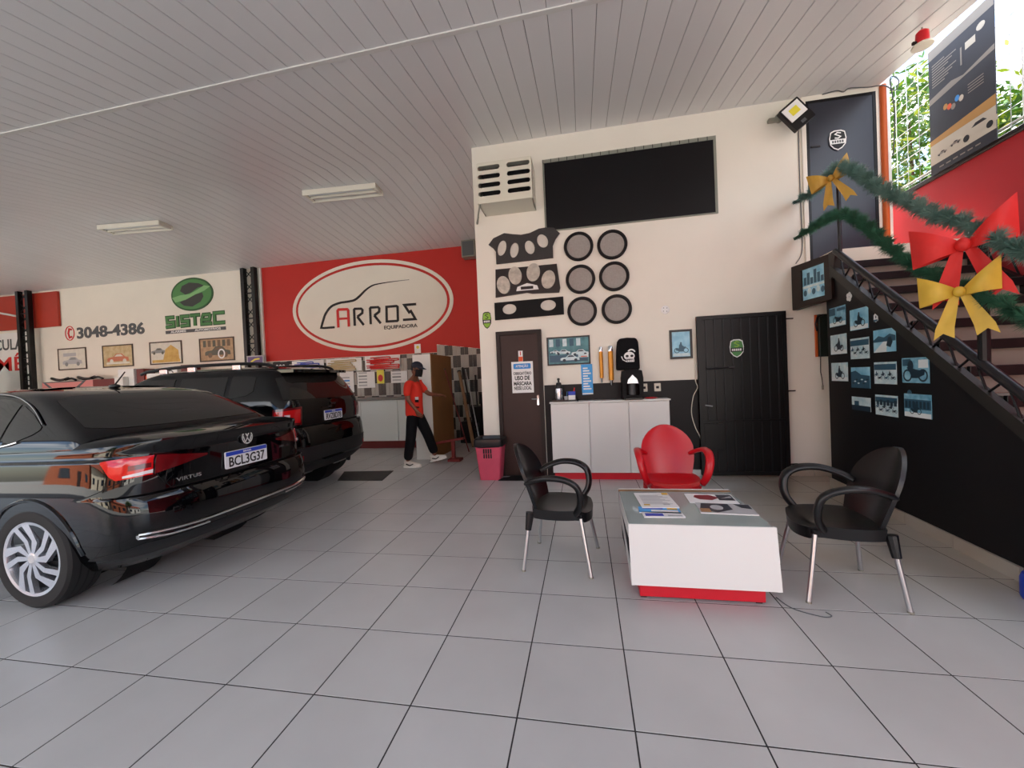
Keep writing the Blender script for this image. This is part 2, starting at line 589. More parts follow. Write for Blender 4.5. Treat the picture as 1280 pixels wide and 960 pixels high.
tr = MB()
tr.grid([[(x, 3.47+(0.02-0.022*x)+a, cz(3.47+(0.02-0.022*x)+a)+c_) for a, c_ in ((-0.03, 0.004), (-0.028, -0.012), (0.028, -0.012), (0.03, 0.004))] for x in (-19.2, -12.0, -6.0, 0.0, 3.66)])
struct(tr.build('trim_1', 'white_gloss'), 'white joint strip across the ceiling', 'trim')
tr = MB()
ed = [(-2.0, 3.72), (3.0, 3.70), (4.45, 3.73), (5.2, 3.80), (5.95, 3.87)]
rows = [[(3.655, y, cz(y)), (x, y, cz(y)), (x, y, cz(y)+0.3), (3.655, y, cz(y)+0.3)] for y, x in ed]
tr.grid(rows, wrap=True)
struct(tr.build('trim_2', 'pvc'), 'white roof edge board', 'trim')

# ------------------------------------------------------------------ office block walls
wl = MB().box(-1.57, 3.88, 5.95, 9.6, 0, 5.06)
wall_office = struct(wl.build('wall_office', 'wall_white'), 'white office wall with speakers and door', 'wall')
b = MB().box(3.90, 4.10, 6.10, 6.35, 0, 5.4, 0.01)
struct(b.build('wall_pillar', 'white_paint'), 'white pillar at the office corner', 'wall')
b = MB().slab(FO, rect(-0.60, 0, 1.565, 1.362), 0.0, 0.006)
struct(b.build('trim_3', 'black_paint'), 'black painted lower wall band', 'trim')
b = MB()
for x0, x1 in ((2.70, 2.98), (2.985, 3.3)):
    b.box(x0, x1, 5.925, 5.95, 0, 0.09, 0.003)
struct(b.build('baseboard_office', 'tile'), 'pale tile skirting right of the gate', 'baseboard')
b = MB().box(1.43, 1.565, 5.925, 5.95, 0, 0.09, 0.003)
struct(b.build('baseboard_gate', 'tile'), 'pale tile skirting left of the gate', 'baseboard')

# ------------------------------------------------------------------ back wall
wl = MB().box(-19.2, -1.5, 9.5, 9.8, 0, 4.83)
wall_back = struct(wl.build('wall_back', 'wall_white'), 'white back wall of the workshop', 'wall')
b = MB().slab(FB, [(-8.60, 2.235), (-3.63, 2.225), (-3.63, 2.425), (-1.57, 2.12), (-1.57, 4.83), (-8.60, 4.80)], 0.0, 0.012)
b.build('red_panel', 'wall_red', wall_back)
bl, bd = MB(), MB()
tw, th = 0.205, 0.31
for i in range(34):
    for j in range(8):
        x0 = -8.55+i*tw; z0 = 2.43-(j+1)*th
        x1 = x0+tw
        if x1 > -1.57: continue
        top = z0+th
        if x0 < -3.68: top = min(top, 2.22)
        else: top = min(top, 2.425-(x0+0.1+3.63)*0.148)
        if top < z0+0.02: continue
        t = bd if (i+j) % 2 else bl
        for a, bb in ((x0, x0+tw/2), (x0+tw/2, x1)):
            t.box(a+0.003, bb-0.003, 9.49, 9.5, max(0, z0)+0.003, top-0.003)
o = bl.build('light_wall_tile', 'tile_light', wall_back); o['kind'] = 'stuff'
o = bd.build('dark_wall_tile', 'tile_dark', wall_back); o['kind'] = 'stuff'
b = MB().box(-8.63, -8.57, 9.44, 9.5, 0, 4.80, 0.004)
struct(b.build('trim_4', 'white_paint'), 'white corner strip beside the red wall', 'trim')

b = MB().box(-19.4, -19.2, 3.0, 9.8, 0, 4.9)  # unseen wall, added to cut the light coming in from the left
struct(b.build('added_wall_left', 'wall_white'), 'unseen white wall added at the far left to block light', 'wall')
# lattice columns
def lattice(name, x0, x1, y, z1, label):
    t = thing(name, label, 'column', ((x0+x1)/2, y, 0), 0, 'lattice columns')
    w = (x1-x0)/2
    for sx in (-1, 1):
        MB().box(sx*w-0.055, sx*w+0.055, -0.06, 0.06, 0, z1, 0.006).build('chord', 'black_metal', t)
    n = 14
    lace = MB()
    for i in range(n):
        a, c = z1*i/n, z1*(i+1)/n
        lace.tube([(-w, 0, a), (w, 0, c)], 0.012, 6); lace.tube([(w, 0, a), (-w, 0, c)], 0.012, 6)
        if i % 2 == 0: lace.box(-w, w, -0.02, 0.02, a-0.014, a+0.014)
    lace.build('lacing', 'black_metal', t)
lattice('lattice_column', -9.05, -8.72, 9.38, 4.80, 'black steel lattice column beside the red wall')
lattice('lattice_column', -17.0, -16.62, 9.30, 4.80, 'black steel lattice column in front of the red fascia')

# ------------------------------------------------------------------ right boundary wall and fence
b = MB().box(4.4, 4.6, -2.0, 12.0, 0, 3.74)
wr = struct(b.build('wall_right', 'wall_parapet'), 'red boundary wall behind the stairs', 'wall')
MB().box(4.37, 4.63, -2.0, 12.0, 3.74, 3.80, 0.01).build('coping', 'brown_frame', wr)
fe = thing('wire_fence', 'thin wire mesh fence standing on the red wall', 'fence', (4.5, 6, 3.8))
b = MB()
for k in range(40):
    y = -3.2+k*0.19
    b.tube([(0, y, 0), (0, y, 2.6)], 0.0045, 4)
for k in range(14):
    b.tube([(0, -3.2, 0.19*k+0.1), (0, 4.4, 0.19*k+0.1)], 0.0045, 4)
b.build('wire_mesh', 'alu', fe)
for y in (-2.6, -1.05, -0.16, 3.6):
    MB().tube([(0, y, 0), (0, y, 2.6)], 0.012, 8).build('fence_post', 'white_paint', fe)
MB().tube([(-0.02, -3.2, 0.12), (-0.02, 4.4, 0.12)], 0.012, 8).build('fence_rail', 'white_paint', fe)

# ------------------------------------------------------------------ stair side panel, landing, stairs
low = lambda s: 2.581-(s+1.042)*0.7227
upc = lambda s: 2.766-(s+0.95)*0.737
b = MB().slab(FP, [(-1.27, 0), (2.45, 0), (2.45, low(2.45)), (-1.0, low(-1.0)), (-1.06, 2.74), (-1.27, 2.74)], -0.03, 0.0)
struct(b.build('wall_stair', 'black_panel'), 'black side panel under the stairs', 'wall')
bb_ = empty('baseboard_right', FP.P(0, 0)); struct(bb_, 'white tile skirting along the black stair panel', 'baseboard')
for k in range(-3, 2):
    s0 = k*0.526
    if k == -3: s0 += 0.3
    MB().slab(local(FP, bb_), rect(s0+0.002, 0, (k+1)*0.526-0.002, 0.098), 0.0, 0.022).build('skirting_tile', 'tile', bb_)
b = MB().box(2.95, 4.4, 5.30, 5.95, 2.62, 2.84)
ld = struct(b.build('floor_landing', 'landing_tile'), 'pale stair landing below the upper door', 'floor')

st = thing('metal_staircase', 'open dark metal staircase with tiled steps and pipe stringer', 'staircase', (3.55, 3.4, 0))
lp = local(FP, st)
def L(x, y, z): return (x-3.55, y-3.4, z)
rise, run = 0.206, 0.28
for i in range(0, 13):
    yf = 5.24-i*run; z = 2.665-rise*i
    xn = 2.858+(yf-4.191)*0.062+0.05
    x1 = 4.25
    if i:
        MB().box(xn-3.55, x1-3.55, yf-3.4, yf+run+0.02-3.4, z-0.03, z, 0.003).build('tread', 'stair_tile', st)
    MB().box(xn-3.55, x1-3.55, yf+0.045-3.4, yf+0.06-3.4, z-rise, z-0.03).build('riser', 'stair_tile', st)
    MB().box(xn-3.58, x1-3.55, yf-0.03-3.4, yf-3.4, z-0.075, z+0.004, 0.003).build('nosing_bar', 'black_metal', st)
MB().tube([lp.P(-0.98, upc(-0.98), 0.03), lp.P(2.45, upc(2.45), 0.03)], 0.034, 14).build('upper_stringer', 'steel_dark', st)
MB().slab(lp, [(-1.06, low(-1.06)+0.05), (-1.06, low(-1.06)-0.06), (2.45, low(2.45)-0.06), (2.45, low(2.45)+0.05)], -0.005, 0.05).build('lower_stringer', 'olive_metal', st)
MB().slab(lp, [(-1.10, 2.50), (-1.04, 2.50), (-0.94, 2.80), (-1.10, 2.80)], -0.02, 0.045).build('end_plate', 'olive_metal', st)
nb = 14
for k in range(nb):
    s0 = -0.93+k*0.24
    MB().tube([lp.P(s0, upc(s0), 0.02), lp.P(s0+0.10, low(s0+0.10)+0.03, 0.02)], 0.009, 6).build('brace', 'black_metal', st)
    MB().tube([lp.P(s0+0.24, upc(s0+0.24), 0.02), lp.P(s0+0.10, low(s0+0.10)+0.03, 0.02)], 0.009, 6).build('brace', 'black_metal', st)
fs_ = Fr(L(4.27, 4.191, 0), (0, -1, 0), (0, 0, 1))
MB().tube([fs_.P(-1.1, upc(-1.1)), fs_.P(2.45, upc(2.45))], 0.034, 12).build('far_stringer', 'steel_dark', st)
MB().slab(fs_, [(-1.06, low(-1.06)+0.05), (-1.06, low(-1.06)-0.10), (2.45, low(2.45)-0.10), (2.45, low(2.45)+0.05)], -0.005, 0.05).build('far_lower_stringer', 'black_metal', st)
fb = MB()
for k in range(nb):
    s0 = -0.93+k*0.24
    fb.tube([fs_.P(s0, upc(s0)), fs_.P(s0+0.12, low(s0+0.12))], 0.009, 6); fb.tube([fs_.P(s0+0.24, upc(s0+0.24)), fs_.P(s0+0.12, low(s0+0.12))], 0.009, 6)
fb.build('far_lattice', 'black_metal', st)
MB().tube([lp.P(-0.905, 2.70, 0.02), lp.P(-0.905, 3.72, 0.02)], 0.019, 10).build('railing_post', 'steel_dark', st)
MB().tube([lp.P(0.835, 1.40, 0.02), lp.P(0.835, 2.42, 0.02)], 0.032, 10).build('railing_post', 'black_metal', st)
MB().tube([fs_.P(-0.2, 2.0), fs_.P(-0.2, 3.0)], 0.03, 10).build('railing_post', 'black_metal', st)
gw = Vector((2.84, 5.93, 3.66)); gw2 = Vector((2.835, 5.93, 3.18))
o3 = Vector((3.55, 3.4, 0))
G1 = [gw]+[FP.P(a, b_, 0.03) for a, b_ in ((-1.40, 3.66), (-0.9, 3.69), (-0.544, 3.463), (-0.3, 3.235), (-0.03, 3.009), (0.207, 2.831), (0.415, 2.661), (0.636, 2.527), (0.858, 2.355), (1.101, 2.17), (1.5, 1.88))]
G2 = [gw2]+[FP.P(a, b_, 0.03) for a, b_ in ((-1.40, 3.22), (-0.896, 3.171), (-0.567, 2.985), (-0.32, 2.775), (-0.05, 2.52), (0.232, 2.292), (0.551, 2.08), (0.80, 1.95), (0.961, 1.858), (1.092, 1.764), (1.5, 1.46))]
for nm, G in (('upper_rail', G1), ('lower_rail', G2)):
    MB().tube([p-o3 for p in catmull(G, 4)], 0.010, 8).build(nm, 'steel_dark', st)

# garlands
def garland(path, label, mname, seed, r=0.062):
    rg = random.Random(seed)
    P = catmull(path, 10)
    acc = [0.0]
    for a, b_ in zip(P, P[1:]): acc.append(acc[-1]+(b_-a).length)
    tot = acc[-1]
    base = P[0].copy()
    t = thing('tinsel_garland', label, 'garland', base, 0, 'garlands on the stair railing')
    def ev(d):
        i = 0
        while i < len(acc)-2 and acc[i+1] < d: i += 1
        k = (d-acc[i])/max(1e-6, acc[i+1]-acc[i])
        return P[i].lerp(P[i+1], k), (P[i+1]-P[i]).normalized()
    bm_ = MB()
    n = int(tot*4200)
    vs_ = []; fs = []
    for k in range(n):
        d = tot*rg.random()
        p, T = ev(d)
        N = T.cross(Vector((0, 0, 1))).normalized(); B = T.cross(N)
        a = rg.random()*2*PI
        ph = d*2*PI/0.17
        rad = r*(0.66+0.34*math.cos(a-ph))*(0.75+0.4*rg.random())*min(1, 0.35+(d/0.3))
        dirv = (N*math.cos(a)+B*math.sin(a)+T*(rg.random()-0.35)*0.9).normalized()
        side = dirv.cross(T).normalized()*0.0042
        q = p-base
        i0 = len(vs_)
        vs_ += [q+side, q-side, q+dirv*rad*1.15]
        fs.append([i0, i0+1, i0+2])
    bm_.add(vs_, fs)
    me = bpy.data.meshes.new('needles'); me.from_pydata([tuple(v) for v in bm_.v], [], bm_.f); me.materials.append(MATS[mname])
    o = link('needles', me, t); o['kind'] = 'stuff'
    MB().tube([p-base for p in P], 0.016, 6).build('core', mname, t)
garland([p+Vector((0, 0, 0.012)) for p in G1], 'upper green tinsel garland wound along the stair handrail', 'needle_frost', 3, 0.088)
garland([p+Vector((0, 0, 0.012)) for p in G2], 'lower green tinsel garland below the stair handrail', 'needle', 4, 0.084)

# ribbon bows
def bow(label, cen, fr, s, m, rotz=0.0, flare=1.0):
    t = thing('ribbon_bow', label, 'bow', cen, 0, 'bows on the stair garlands')
    f = Fr((0, 0, 0), fr.x, fr.y)
    ca, sa = math.cos(rotz), math.sin(rotz)
    def R(a, b_): return (a*ca-b_*sa, a*sa+b_*ca)
    for sg, up in ((-1, 0.22), (1, 0.42)):
        rows_f = []; rows_k = []
        for i in range(13):
            u = i/12
            w = s*(0.24+0.86*u**0.9)
            cx = sg*s*(0.06+0.90*u); cy = s*up*u*flare
            bl_ = s*0.34*math.sin(PI*min(1, u*0.96)+0.03)
            rf = []; rk = []
            for j in range(7):
                v = j/6-0.5
                a, b_ = R(cx+0.10*s*v*up*2, cy+w*v)
                cc = bl_*(0.75+0.25*math.cos(v*PI))
                rf.append(f.P(a, b_, 0.02+cc)); rk.append(f.P(a, b_, 0.015-cc*0.5))
            rows_f.append(rf); rows_k.append(rk)
        b = MB()
        if sg > 0: b.grid([r[::-1] for r in rows_f][::1]); b.grid(rows_k)
        else: b.grid(rows_f); b.grid([r[::-1] for r in rows_k])
        b.build('loop', m, t, 1.2)
    for sg in (-1, 1):
        rows = []
        for i in range(9):
            u = i/8
            cx = sg*s*(0.08+0.42*u); cy = -s*1.35*u; w = s*(0.20+0.30*u)
            row = []
            for j in range(5):
                v = j/4-0.5
                a, b_ = R(cx+w*v, cy-(0.20*s*abs(v)*2 if i == 8 else 0))
                row.append(f.P(a, b_, 0.03+0.04*s*math.sin(u*5+j)))
            rows.append(row)
        b = MB().grid([r for r in rows])
        b.build('tail', m, t, 1.2)
    k = MB()
    k.ball((0, 0, 0), s*0.16, s*0.16, s*0.18)
    o = k.build('knot', m, t, 1.2)
    kc = f.P(0, 0, 0.05)
    o.location = kc
    return t
bow('small gold ribbon bow in front of the upper door', FP.P(-0.885, 3.57, 0.10), Fr((0, 0, 0), (0.86, -0.5, 0), (0, 0, 1)), 0.20, 'gold_fabric', 0.25)
bow('big red ribbon bow above the gold one on the railing', FP.P(0.80, 2.30, 0.10), Fr((0, 0, 0), (0.78, -0.62, 0), (0, 0, 1)), 0.27, 'red_fabric', 0.10)
bow('big bright gold ribbon bow under the red one', FP.P(0.80, 1.97, 0.13), Fr((0, 0, 0), (0.78, -0.62, 0), (0, 0, 1)), 0.21, 'gold_bright', 0.08)
# ------------------------------------------------------------------ items on the office wall
mat('photo_blue', '#9ccfe0', 0.35, noise=(14, 0.4), col2='#4f93b0')
mat('photo_pale', '#e2efef', 0.35, noise=(12, 0.4), col2='#a9cdd6')
mat('photo_sky', '#ade0f2', 0.35, noise=(9, 0.3), col2='#6db3d2')
mat('photo_dark', '#16303f', 0.4)
mat('photo_mid', '#2f5a70', 0.4)
mat('photo_white', '#e6eeee', 0.4)
mat('photo_teal', '#5c9aa0', 0.4, noise=(8, 0.4), col2='#2c6470')
mat('sepia', '#d9c9a0', 0.5, noise=(7, 0.3), col2='#b99f6a')
mat('sepia_pale', '#e8e4d6', 0.5, noise=(7, 0.15))
mat('sepia_gold', '#dcb865', 0.5, noise=(7, 0.3), col2='#c79a45')
mat('sepia_brown', '#c2a37c', 0.5, noise=(9, 0.3), col2='#a58360')
mat('frame_black', '#17161a', 0.4)
mat('frame_brown', '#4a3a2c', 0.5)
mat('grey_car', '#8d9090', 0.5)
mat('red_car', '#c97a5a', 0.5)
mat('dark_car', '#5b5a4c', 0.5)
mat('grey_pale', '#b9babc', 0.5)
mat('grey_wood', '#75604a', 0.6)
mat('print_orange', '#e05a2a', 0.6)
mat('poster_dark', '#2b2c36', 0.6, noise=(5, 0.2))
mat('poster_grey', '#8d857c', 0.6)
mat('poster_beige', '#c9bfae', 0.6)
mat('poster_ochre', '#b98a4a', 0.6)
mat('green_deep', '#18241e', 0.5)
mat('foil', '#cbc9bd', 0.3, metal=0.35, noise=(16, 0.35), bump=(25, 0.3))
mat('teal_glass', '#2f7a6a', 0.3)

def car_motif(b, fr, cx, cy, w, c, mi_body, mi_dark):
    h = w*0.30
    pts = [(-0.5, 0.0), (-0.5, 0.35), (-0.42, 0.48), (-0.22, 0.55), (-0.08, 0.95), (0.18, 0.95), (0.32, 0.55), (0.48, 0.45), (0.5, 0.0)]
    b.flat(fr, [(cx+p[0]*w, cy+p[1]*h) for p in pts], c, mi_body)
    b.flat(fr, [(cx+p[0]*w, cy+p[1]*h) for p in [(-0.16, 0.58), (-0.05, 0.85), (0.14, 0.85), (0.24, 0.58)]], c+0.0005, mi_dark)
    for sx in (-0.3, 0.3):
        b.flat(fr, ell(cx+sx*w, cy, w*0.085, w*0.085, 14), c+0.0006, mi_dark)
def bike_motif(b, fr, cx, cy, w, c, mi, flip=1, rider=True):
    for sx in (-0.3, 0.3):
        b.stroke(fr, ell(cx+sx*w, cy, w*0.16, w*0.16, 14), w*0.05, c-0.0002, c, mi, closed=True)
    b.flat(fr, [(cx+flip*p[0]*w, cy+p[1]*w) for p in [(-0.36, 0.02), (-0.1, -0.08), (0.12, -0.08), (0.2, 0.08), (0.32, 0.24), (0.24, 0.26), (0.08, 0.2), (-0.12, 0.16), (-0.38, 0.14)]], c+0.0004, mi)
    if rider:
        b.flat(fr, [(cx+flip*p[0]*w, cy+p[1]*w) for p in [(-0.16, 0.14), (0.04, 0.16), (0.2, 0.24), (0.06, 0.36), (0.04, 0.46), (-0.08, 0.48), (-0.14, 0.36)]], c+0.0006, mi)
        b.flat(fr, ell(cx-0.02*w*flip, cy+0.52*w, w*0.06, w*0.07, 12), c+0.0008, mi)

def framed(name, label, fr, a0, b0, a1, b1, fm, fw, pm, group=None, cat='picture', depth=0.02, motif=None, pmats=()):
    t = thing(name, label, cat, fr.P((a0+a1)/2, b0, 0.0), 0, group)
    f = local(fr, t)
    MB().slab(f, rect(a0, b0, a1, b1), 0.002, depth, holes=[rect(a0+fw, b0+fw, a1-fw, b1-fw)]).build('frame', fm, t)
    p = MB().slab(f, rect(a0+fw*0.8, b0+fw*0.8, a1-fw*0.8, b1-fw*0.8), 0.003, depth*0.55)
    if motif: motif(p, f, depth*0.55+0.0006)
    p.build('print', [pm]+list(pmats), t)
    return t

# round speaker grilles
sp = [(-0.01, 3.379), (0.469, 3.358), (-0.002, 2.898), (0.479, 2.899), (0.004, 2.429), (0.497, 2.424)]
sl = ['upper left', 'upper right', 'middle left', 'middle right', 'lower left', 'lower right']
for (x, z), w in zip(sp, sl):
    t = thing('speaker_grille', 'round grey speaker grille with black ring, %s of the six' % w, 'speaker', (x, 5.95, z), 0, 'round grilles on the office wall')
    MB().lathe([(0.15, -0.002), (0.212, -0.002), (0.214, -0.03), (0.205, -0.045), (0.178, -0.045), (0.168, -0.02), (0.15, -0.02), (0.15, -0.002)], ax='Y', n=36).build('ring', 'speaker_ring', t)
    MB().lathe([(0.175, -0.004), (0.174, -0.022), (0.11, -0.026), (0.085, -0.020), (0.04, -0.022), (0.0, -0.026)], ax='Y', n=36).build('mesh_disc', 'speaker_grey', t)

# speaker boards
def board(label, outer, ovals, bm, om, c1=0.03, name='speaker_board'):
    cx = sum(p[0] for p in outer)/len(outer); zz = min(p[1] for p in outer)
    t = thing(name, label, 'board', (cx, 5.95, zz), 0, 'boards left of the round grilles')
    f = local(FO, t)
    MB().slab(f, outer, 0.002, c1, holes=ovals).build('board_panel', bm, t)
    for ov in ovals:
        mx_ = sum(p[0] for p in ov)/len(ov); my = sum(p[1] for p in ov)/len(ov)
        MB().slab(f, [(mx_+(p[0]-mx_)*0.99, my+(p[1]-my)*0.99) for p in ov], 0.003, 0.012).build('oval_cover', om, t)
    return t, f
crv = [(-1.36, 3.54), (-1.28, 3.63), (-1.11, 3.69), (-0.98, 3.66), (-0.85, 3.637), (-0.72, 3.65), (-0.58, 3.70), (-0.48, 3.705), (-0.36, 3.69), (-0.275, 3.60), (-0.34, 3.52), (-0.385, 3.43), (-0.387, 3.25), (-1.25, 3.236), (-1.25, 3.42), (-1.29, 3.48)]
board('dark grey wavy board with four slanted oval openings', crv, [ell(-1.155, 3.47, 0.068, 0.118, 20, -0.25), ell(-0.965, 3.42, 0.066, 0.115, 20, -0.2), ell(-0.73, 3.44, 0.072, 0.108, 20, 0.3), ell(-0.535, 3.515, 0.078, 0.108, 20, 0.4)], 'carpet_grey', 'oval_cloth')
t, f = board('black board with four silver ovals under clear film', [(-1.285, 2.73), (-0.80, 2.765), (-0.72, 2.745), (-0.32, 2.73), (-0.30, 2.80), (-0.338, 3.155), (-1.268, 3.155)], [], 'black_plastic', 'oval_cloth')
for x, z, r in ((-1.15, 2.905, 0.2), (-0.965, 3.03, 0.15), (-0.69, 3.055, -0.15), (-0.47, 2.93, -0.25)):
    MB().slab(f, ell(x, z, 0.10, 0.135, 24, r), 0.03, 0.055).build('oval_cover', 'foil', t)
MB().slab(f, [(-0.96, 2.80), (-0.62, 2.80), (-0.64, 2.86), (-0.72, 2.885), (-0.79, 2.905), (-0.86, 2.885), (-0.94, 2.86)], 0.03, 0.04, holes=[rect(-0.89, 2.815, -0.70, 2.86)]).build('badge', 'paper_white', t)
board('long black board with two white oval openings', [(-1.308, 2.387), (-0.261, 2.404), (-0.263, 2.666), (-1.307, 2.651)], [ell(-1.08, 2.54, 0.108, 0.078, 22), ell(-0.49, 2.555, 0.115, 0.08, 22)], 'black_matt', 'oval_cloth')

# shield stickers
def shield(label, fr, cx, cz_, w, h, mats):
    t = thing('shield_sticker', label, 'sticker', fr.P(cx, cz_-h/2), 0, 'shield stickers')
    f = local(fr, t).at(cx, h/2+0.0)
    f = Fr(local(fr, t).P(cx, cz_), fr.x, fr.y)
    def sh(k): return [(p[0]*w*k, p[1]*h*k) for p in [(-0.42, 0.42), (-0.2, 0.5), (0.2, 0.5), (0.42, 0.42), (0.5, 0.1), (0.46, -0.2), (0.25, -0.4), (0, -0.5), (-0.25, -0.4), (-0.46, -0.2), (-0.5, 0.1)]]
    MB().slab(f, sh(1), 0.001, 0.004).build('backing', mats[0], t)
    b = MB().slab(f, sh(0.88), 0.004, 0.005)
    b.build('field', mats[1], t)
    b = MB().flat(f, rect(-0.44*w, -0.18*h, 0.44*w, 0.04*h), 0.0055)
    b.build('band', mats[2], t)
    b = MB()
    b.stroke(f, [(0.18*w, 0.34*h), (-0.02*w, 0.38*h), (-0.16*w, 0.30*h), (0.0, 0.24*h), (0.16*w, 0.17*h), (0.02*w, 0.09*h), (-0.18*w, 0.12*h)], 0.07*w, 0.005, 0.0062)
    b.build('emblem', mats[3], t)
    b = MB()
    for i in range(5): b.flat(f, rect((-0.34+0.14*i)*w, -0.13*h, (-0.24+0.14*i)*w, -0.01*h), 0.006)
    b.build('lettering', mats[4], t)
shield('green and black shield sticker at the white wall corner', FO, -1.443, 2.397, 0.14, 0.26, ('ink_black', 'lime', 'ink_black', 'ink_black', 'paper_white'))
fgate = Fr((0, 5.89, 0), (1, 0, 0), (0, 0, 1))
shield('green shield sticker on the black metal gate', fgate, 2.062, 1.765, 0.18, 0.25, ('paper_white', 'green_mid', 'ink_black', 'lime', 'paper_white'))
fd2 = Fr((0, 5.915, 0), (1, 0, 0), (0, 0, 1))
shield('white and black shield sticker on the upper door', fd2, 3.37, 4.41, 0.20, 0.26, ('paper_white', 'ink_black', 'paper_white', 'paper_white', 'ink_grey'))

# upper black window
w = empty('window_1', (0.71, 5.95, 3.66)); struct(w, 'wide black window panel high on the wall', 'window')
f = local(FO, w)
MB().slab(f, rect(-0.466, 3.66, 1.885, 4.68), 0.001, 0.012).build('pane', 'window_black', w)
MB().slab(f, rect(-0.49, 3.645, 1.905, 4.705), 0.0, 0.02, holes=[rect(-0.47, 3.66, 1.872, 4.655)]).build('window_frame', 'mesh_grey', w)
b = MB()
for k in range(20): b.box(-0.49+0.12*k-0.71, -0.482+0.12*k-0.71, -0.024, -0.02, 4.655-3.66, 4.705-3.66)
b.build('mesh_wires', 'black_matt', w)

# air conditioner cage
t = thing('air_conditioner', 'white louvred air conditioner cover high on the office wall', 'air conditioner', (-1.0, 5.948, 3.98))
fa = Fr((0, -0.45, 0), (1, 0, 0), (0, 0, 1))
x0, x1, z0, z1 = -0.39, 0.39, 0.0, 0.575
slots = []
for i in range(4):
    zc = 0.10+i*0.12
    slots.append(rrect(x0+0.012, zc, -0.055, zc+0.066, 0.03)); slots.append(rrect(0.045, zc, x1-0.02, zc+0.066, 0.03))
MB().slab(fa, rrect(x0, z0, x1, z1, 0.03), -0.012, 0.0, holes=slots).build('front_grille', 'white_plastic', t)
b = MB()
b.box(x0, x1, -0.44, 0, z0, z0+0.012); b.box(x0, x1, -0.44, 0, z1-0.012, z1); b.box(x0, x0+0.012, -0.44, 0, z0, z1)
b.build('housing', 'white_plastic', t)
fsd = Fr((x1, 0, 0), (0, 1, 0), (0, 0, 1))
MB().slab(fsd, rrect(-0.44, z0, 0, z1, 0.01), -0.012, 0, holes=[rrect(-0.43, 0.115+i*0.118, -0.15, 0.145+i*0.118, 0.012) for i in range(4)]).build('side_grille', 'white_plastic', t)
MB().box(x0+0.05, x1-0.05, -0.36, -0.02, 0.04, 0.52).build('core', 'black_matt', t)
MB().tube(catmull([(-0.36, -0.43, 0.02), (-0.40, -0.40, -0.10), (-0.47, -0.2, -0.16), (-0.52, -0.05, -0.10), (-0.50, -0.02, 0.0)], 5), 0.012, 6).build('drain_hose', 'plastic_box', t)

# brown door
d = empty('door_1', (-0.957, 5.95, 0)); struct(d, 'dark brown office door with notice', 'door')
f = local(FO, d)
MB().slab(f, rect(-1.305, 0, -0.612, 2.205), 0.0, 0.05, holes=[rect(-1.245, 0.004, -0.672, 2.145)]).build('door_frame', 'brown_frame', d)
leaf = MB().slab(f, rect(-1.245, 0.01, -0.672, 2.145), 0.0, 0.025).build('door_leaf', 'brown_door', d)
b = MB().slab(f, rrect(-0.715, 1.07, -0.685, 1.22, 0.008), 0.025, 0.032)
fh = f.at(-0.70, 1.165, 0.03)
b.tube([fh.P(0, 0, 0), fh.P(0, 0, 0.045), fh.P(-0.09, 0, 0.045)], 0.008, 8)
b.tube([fh.P(0, -0.06, 0), fh.P(0, -0.06, 0.012)], 0.008, 10)
b.build('handle', 'chrome', leaf)

def paper(name, label, fr, pts, m, group=None, cat='sign', c=0.002):
    cx = sum(p[0] for p in pts)/len(pts); zz = min(p[1] for p in pts)
    t = thing(name, label, cat, fr.P(cx, zz, c), 0, group)
    f = Fr(local(fr, t).P(0, 0, c), fr.x, fr.y)
    f = local(fr, t)
    MB().slab(f, pts, c-0.001, c+0.002).build('sheet', m, t)
    return t, f
fdoor = Fr((0, 5.925, 0), (1, 0, 0), (0, 0, 1))
t, f = paper('notice_sign', 'white mask notice sign taped on the brown door', fdoor, rect(-1.085, 1.262, -0.757, 1.735), 'paper_white')
MB().slab(f, rrect(-1.055, 1.625, -0.79, 1.705, 0.015), 0.004, 0.005).build('header_band', 'ink_blue', t)
text('lettering', 'ATENÇÃO', f, -1.02, 1.640, -0.83, 1.695, 0.0055, 'paper_white', t, 0.001, 0.02)
text('lettering', 'OBRIGATÓRIO', f, -1.06, 1.535, -0.785, 1.59, 0.0045, 'ink_black', t, 0.001, 0.03)
text('lettering', 'USO DE', f, -1.04, 1.455, -0.81, 1.52, 0.0045, 'ink_black', t, 0.001, 0.04)
text('lettering', 'MÁSCARA', f, -1.06, 1.375, -0.785, 1.448, 0.0045, 'ink_black', t, 0.001, 0.04)
text('lettering', 'NESSE LOCAL', f, -1.055, 1.308, -0.79, 1.362, 0.0045, 'ink_black', t, 0.001, 0.03)
t, f = paper('warning_sticker', 'small red and white sticker above the mask notice', fdoor, rect(-0.972, 1.737, -0.905, 1.90), 'paper_white', cat='sticker')
MB().slab(f, rect(-0.970, 1.739, -0.907, 1.81), 0.004, 0.005).build('red_half', 'print_orange', t)
MB().slab(f, [(-0.945, 1.83), (-0.932, 1.83), (-0.932, 1.88), (-0.938, 1.893), (-0.945, 1.88)], 0.004, 0.005).build('symbol', 'red_text', t)

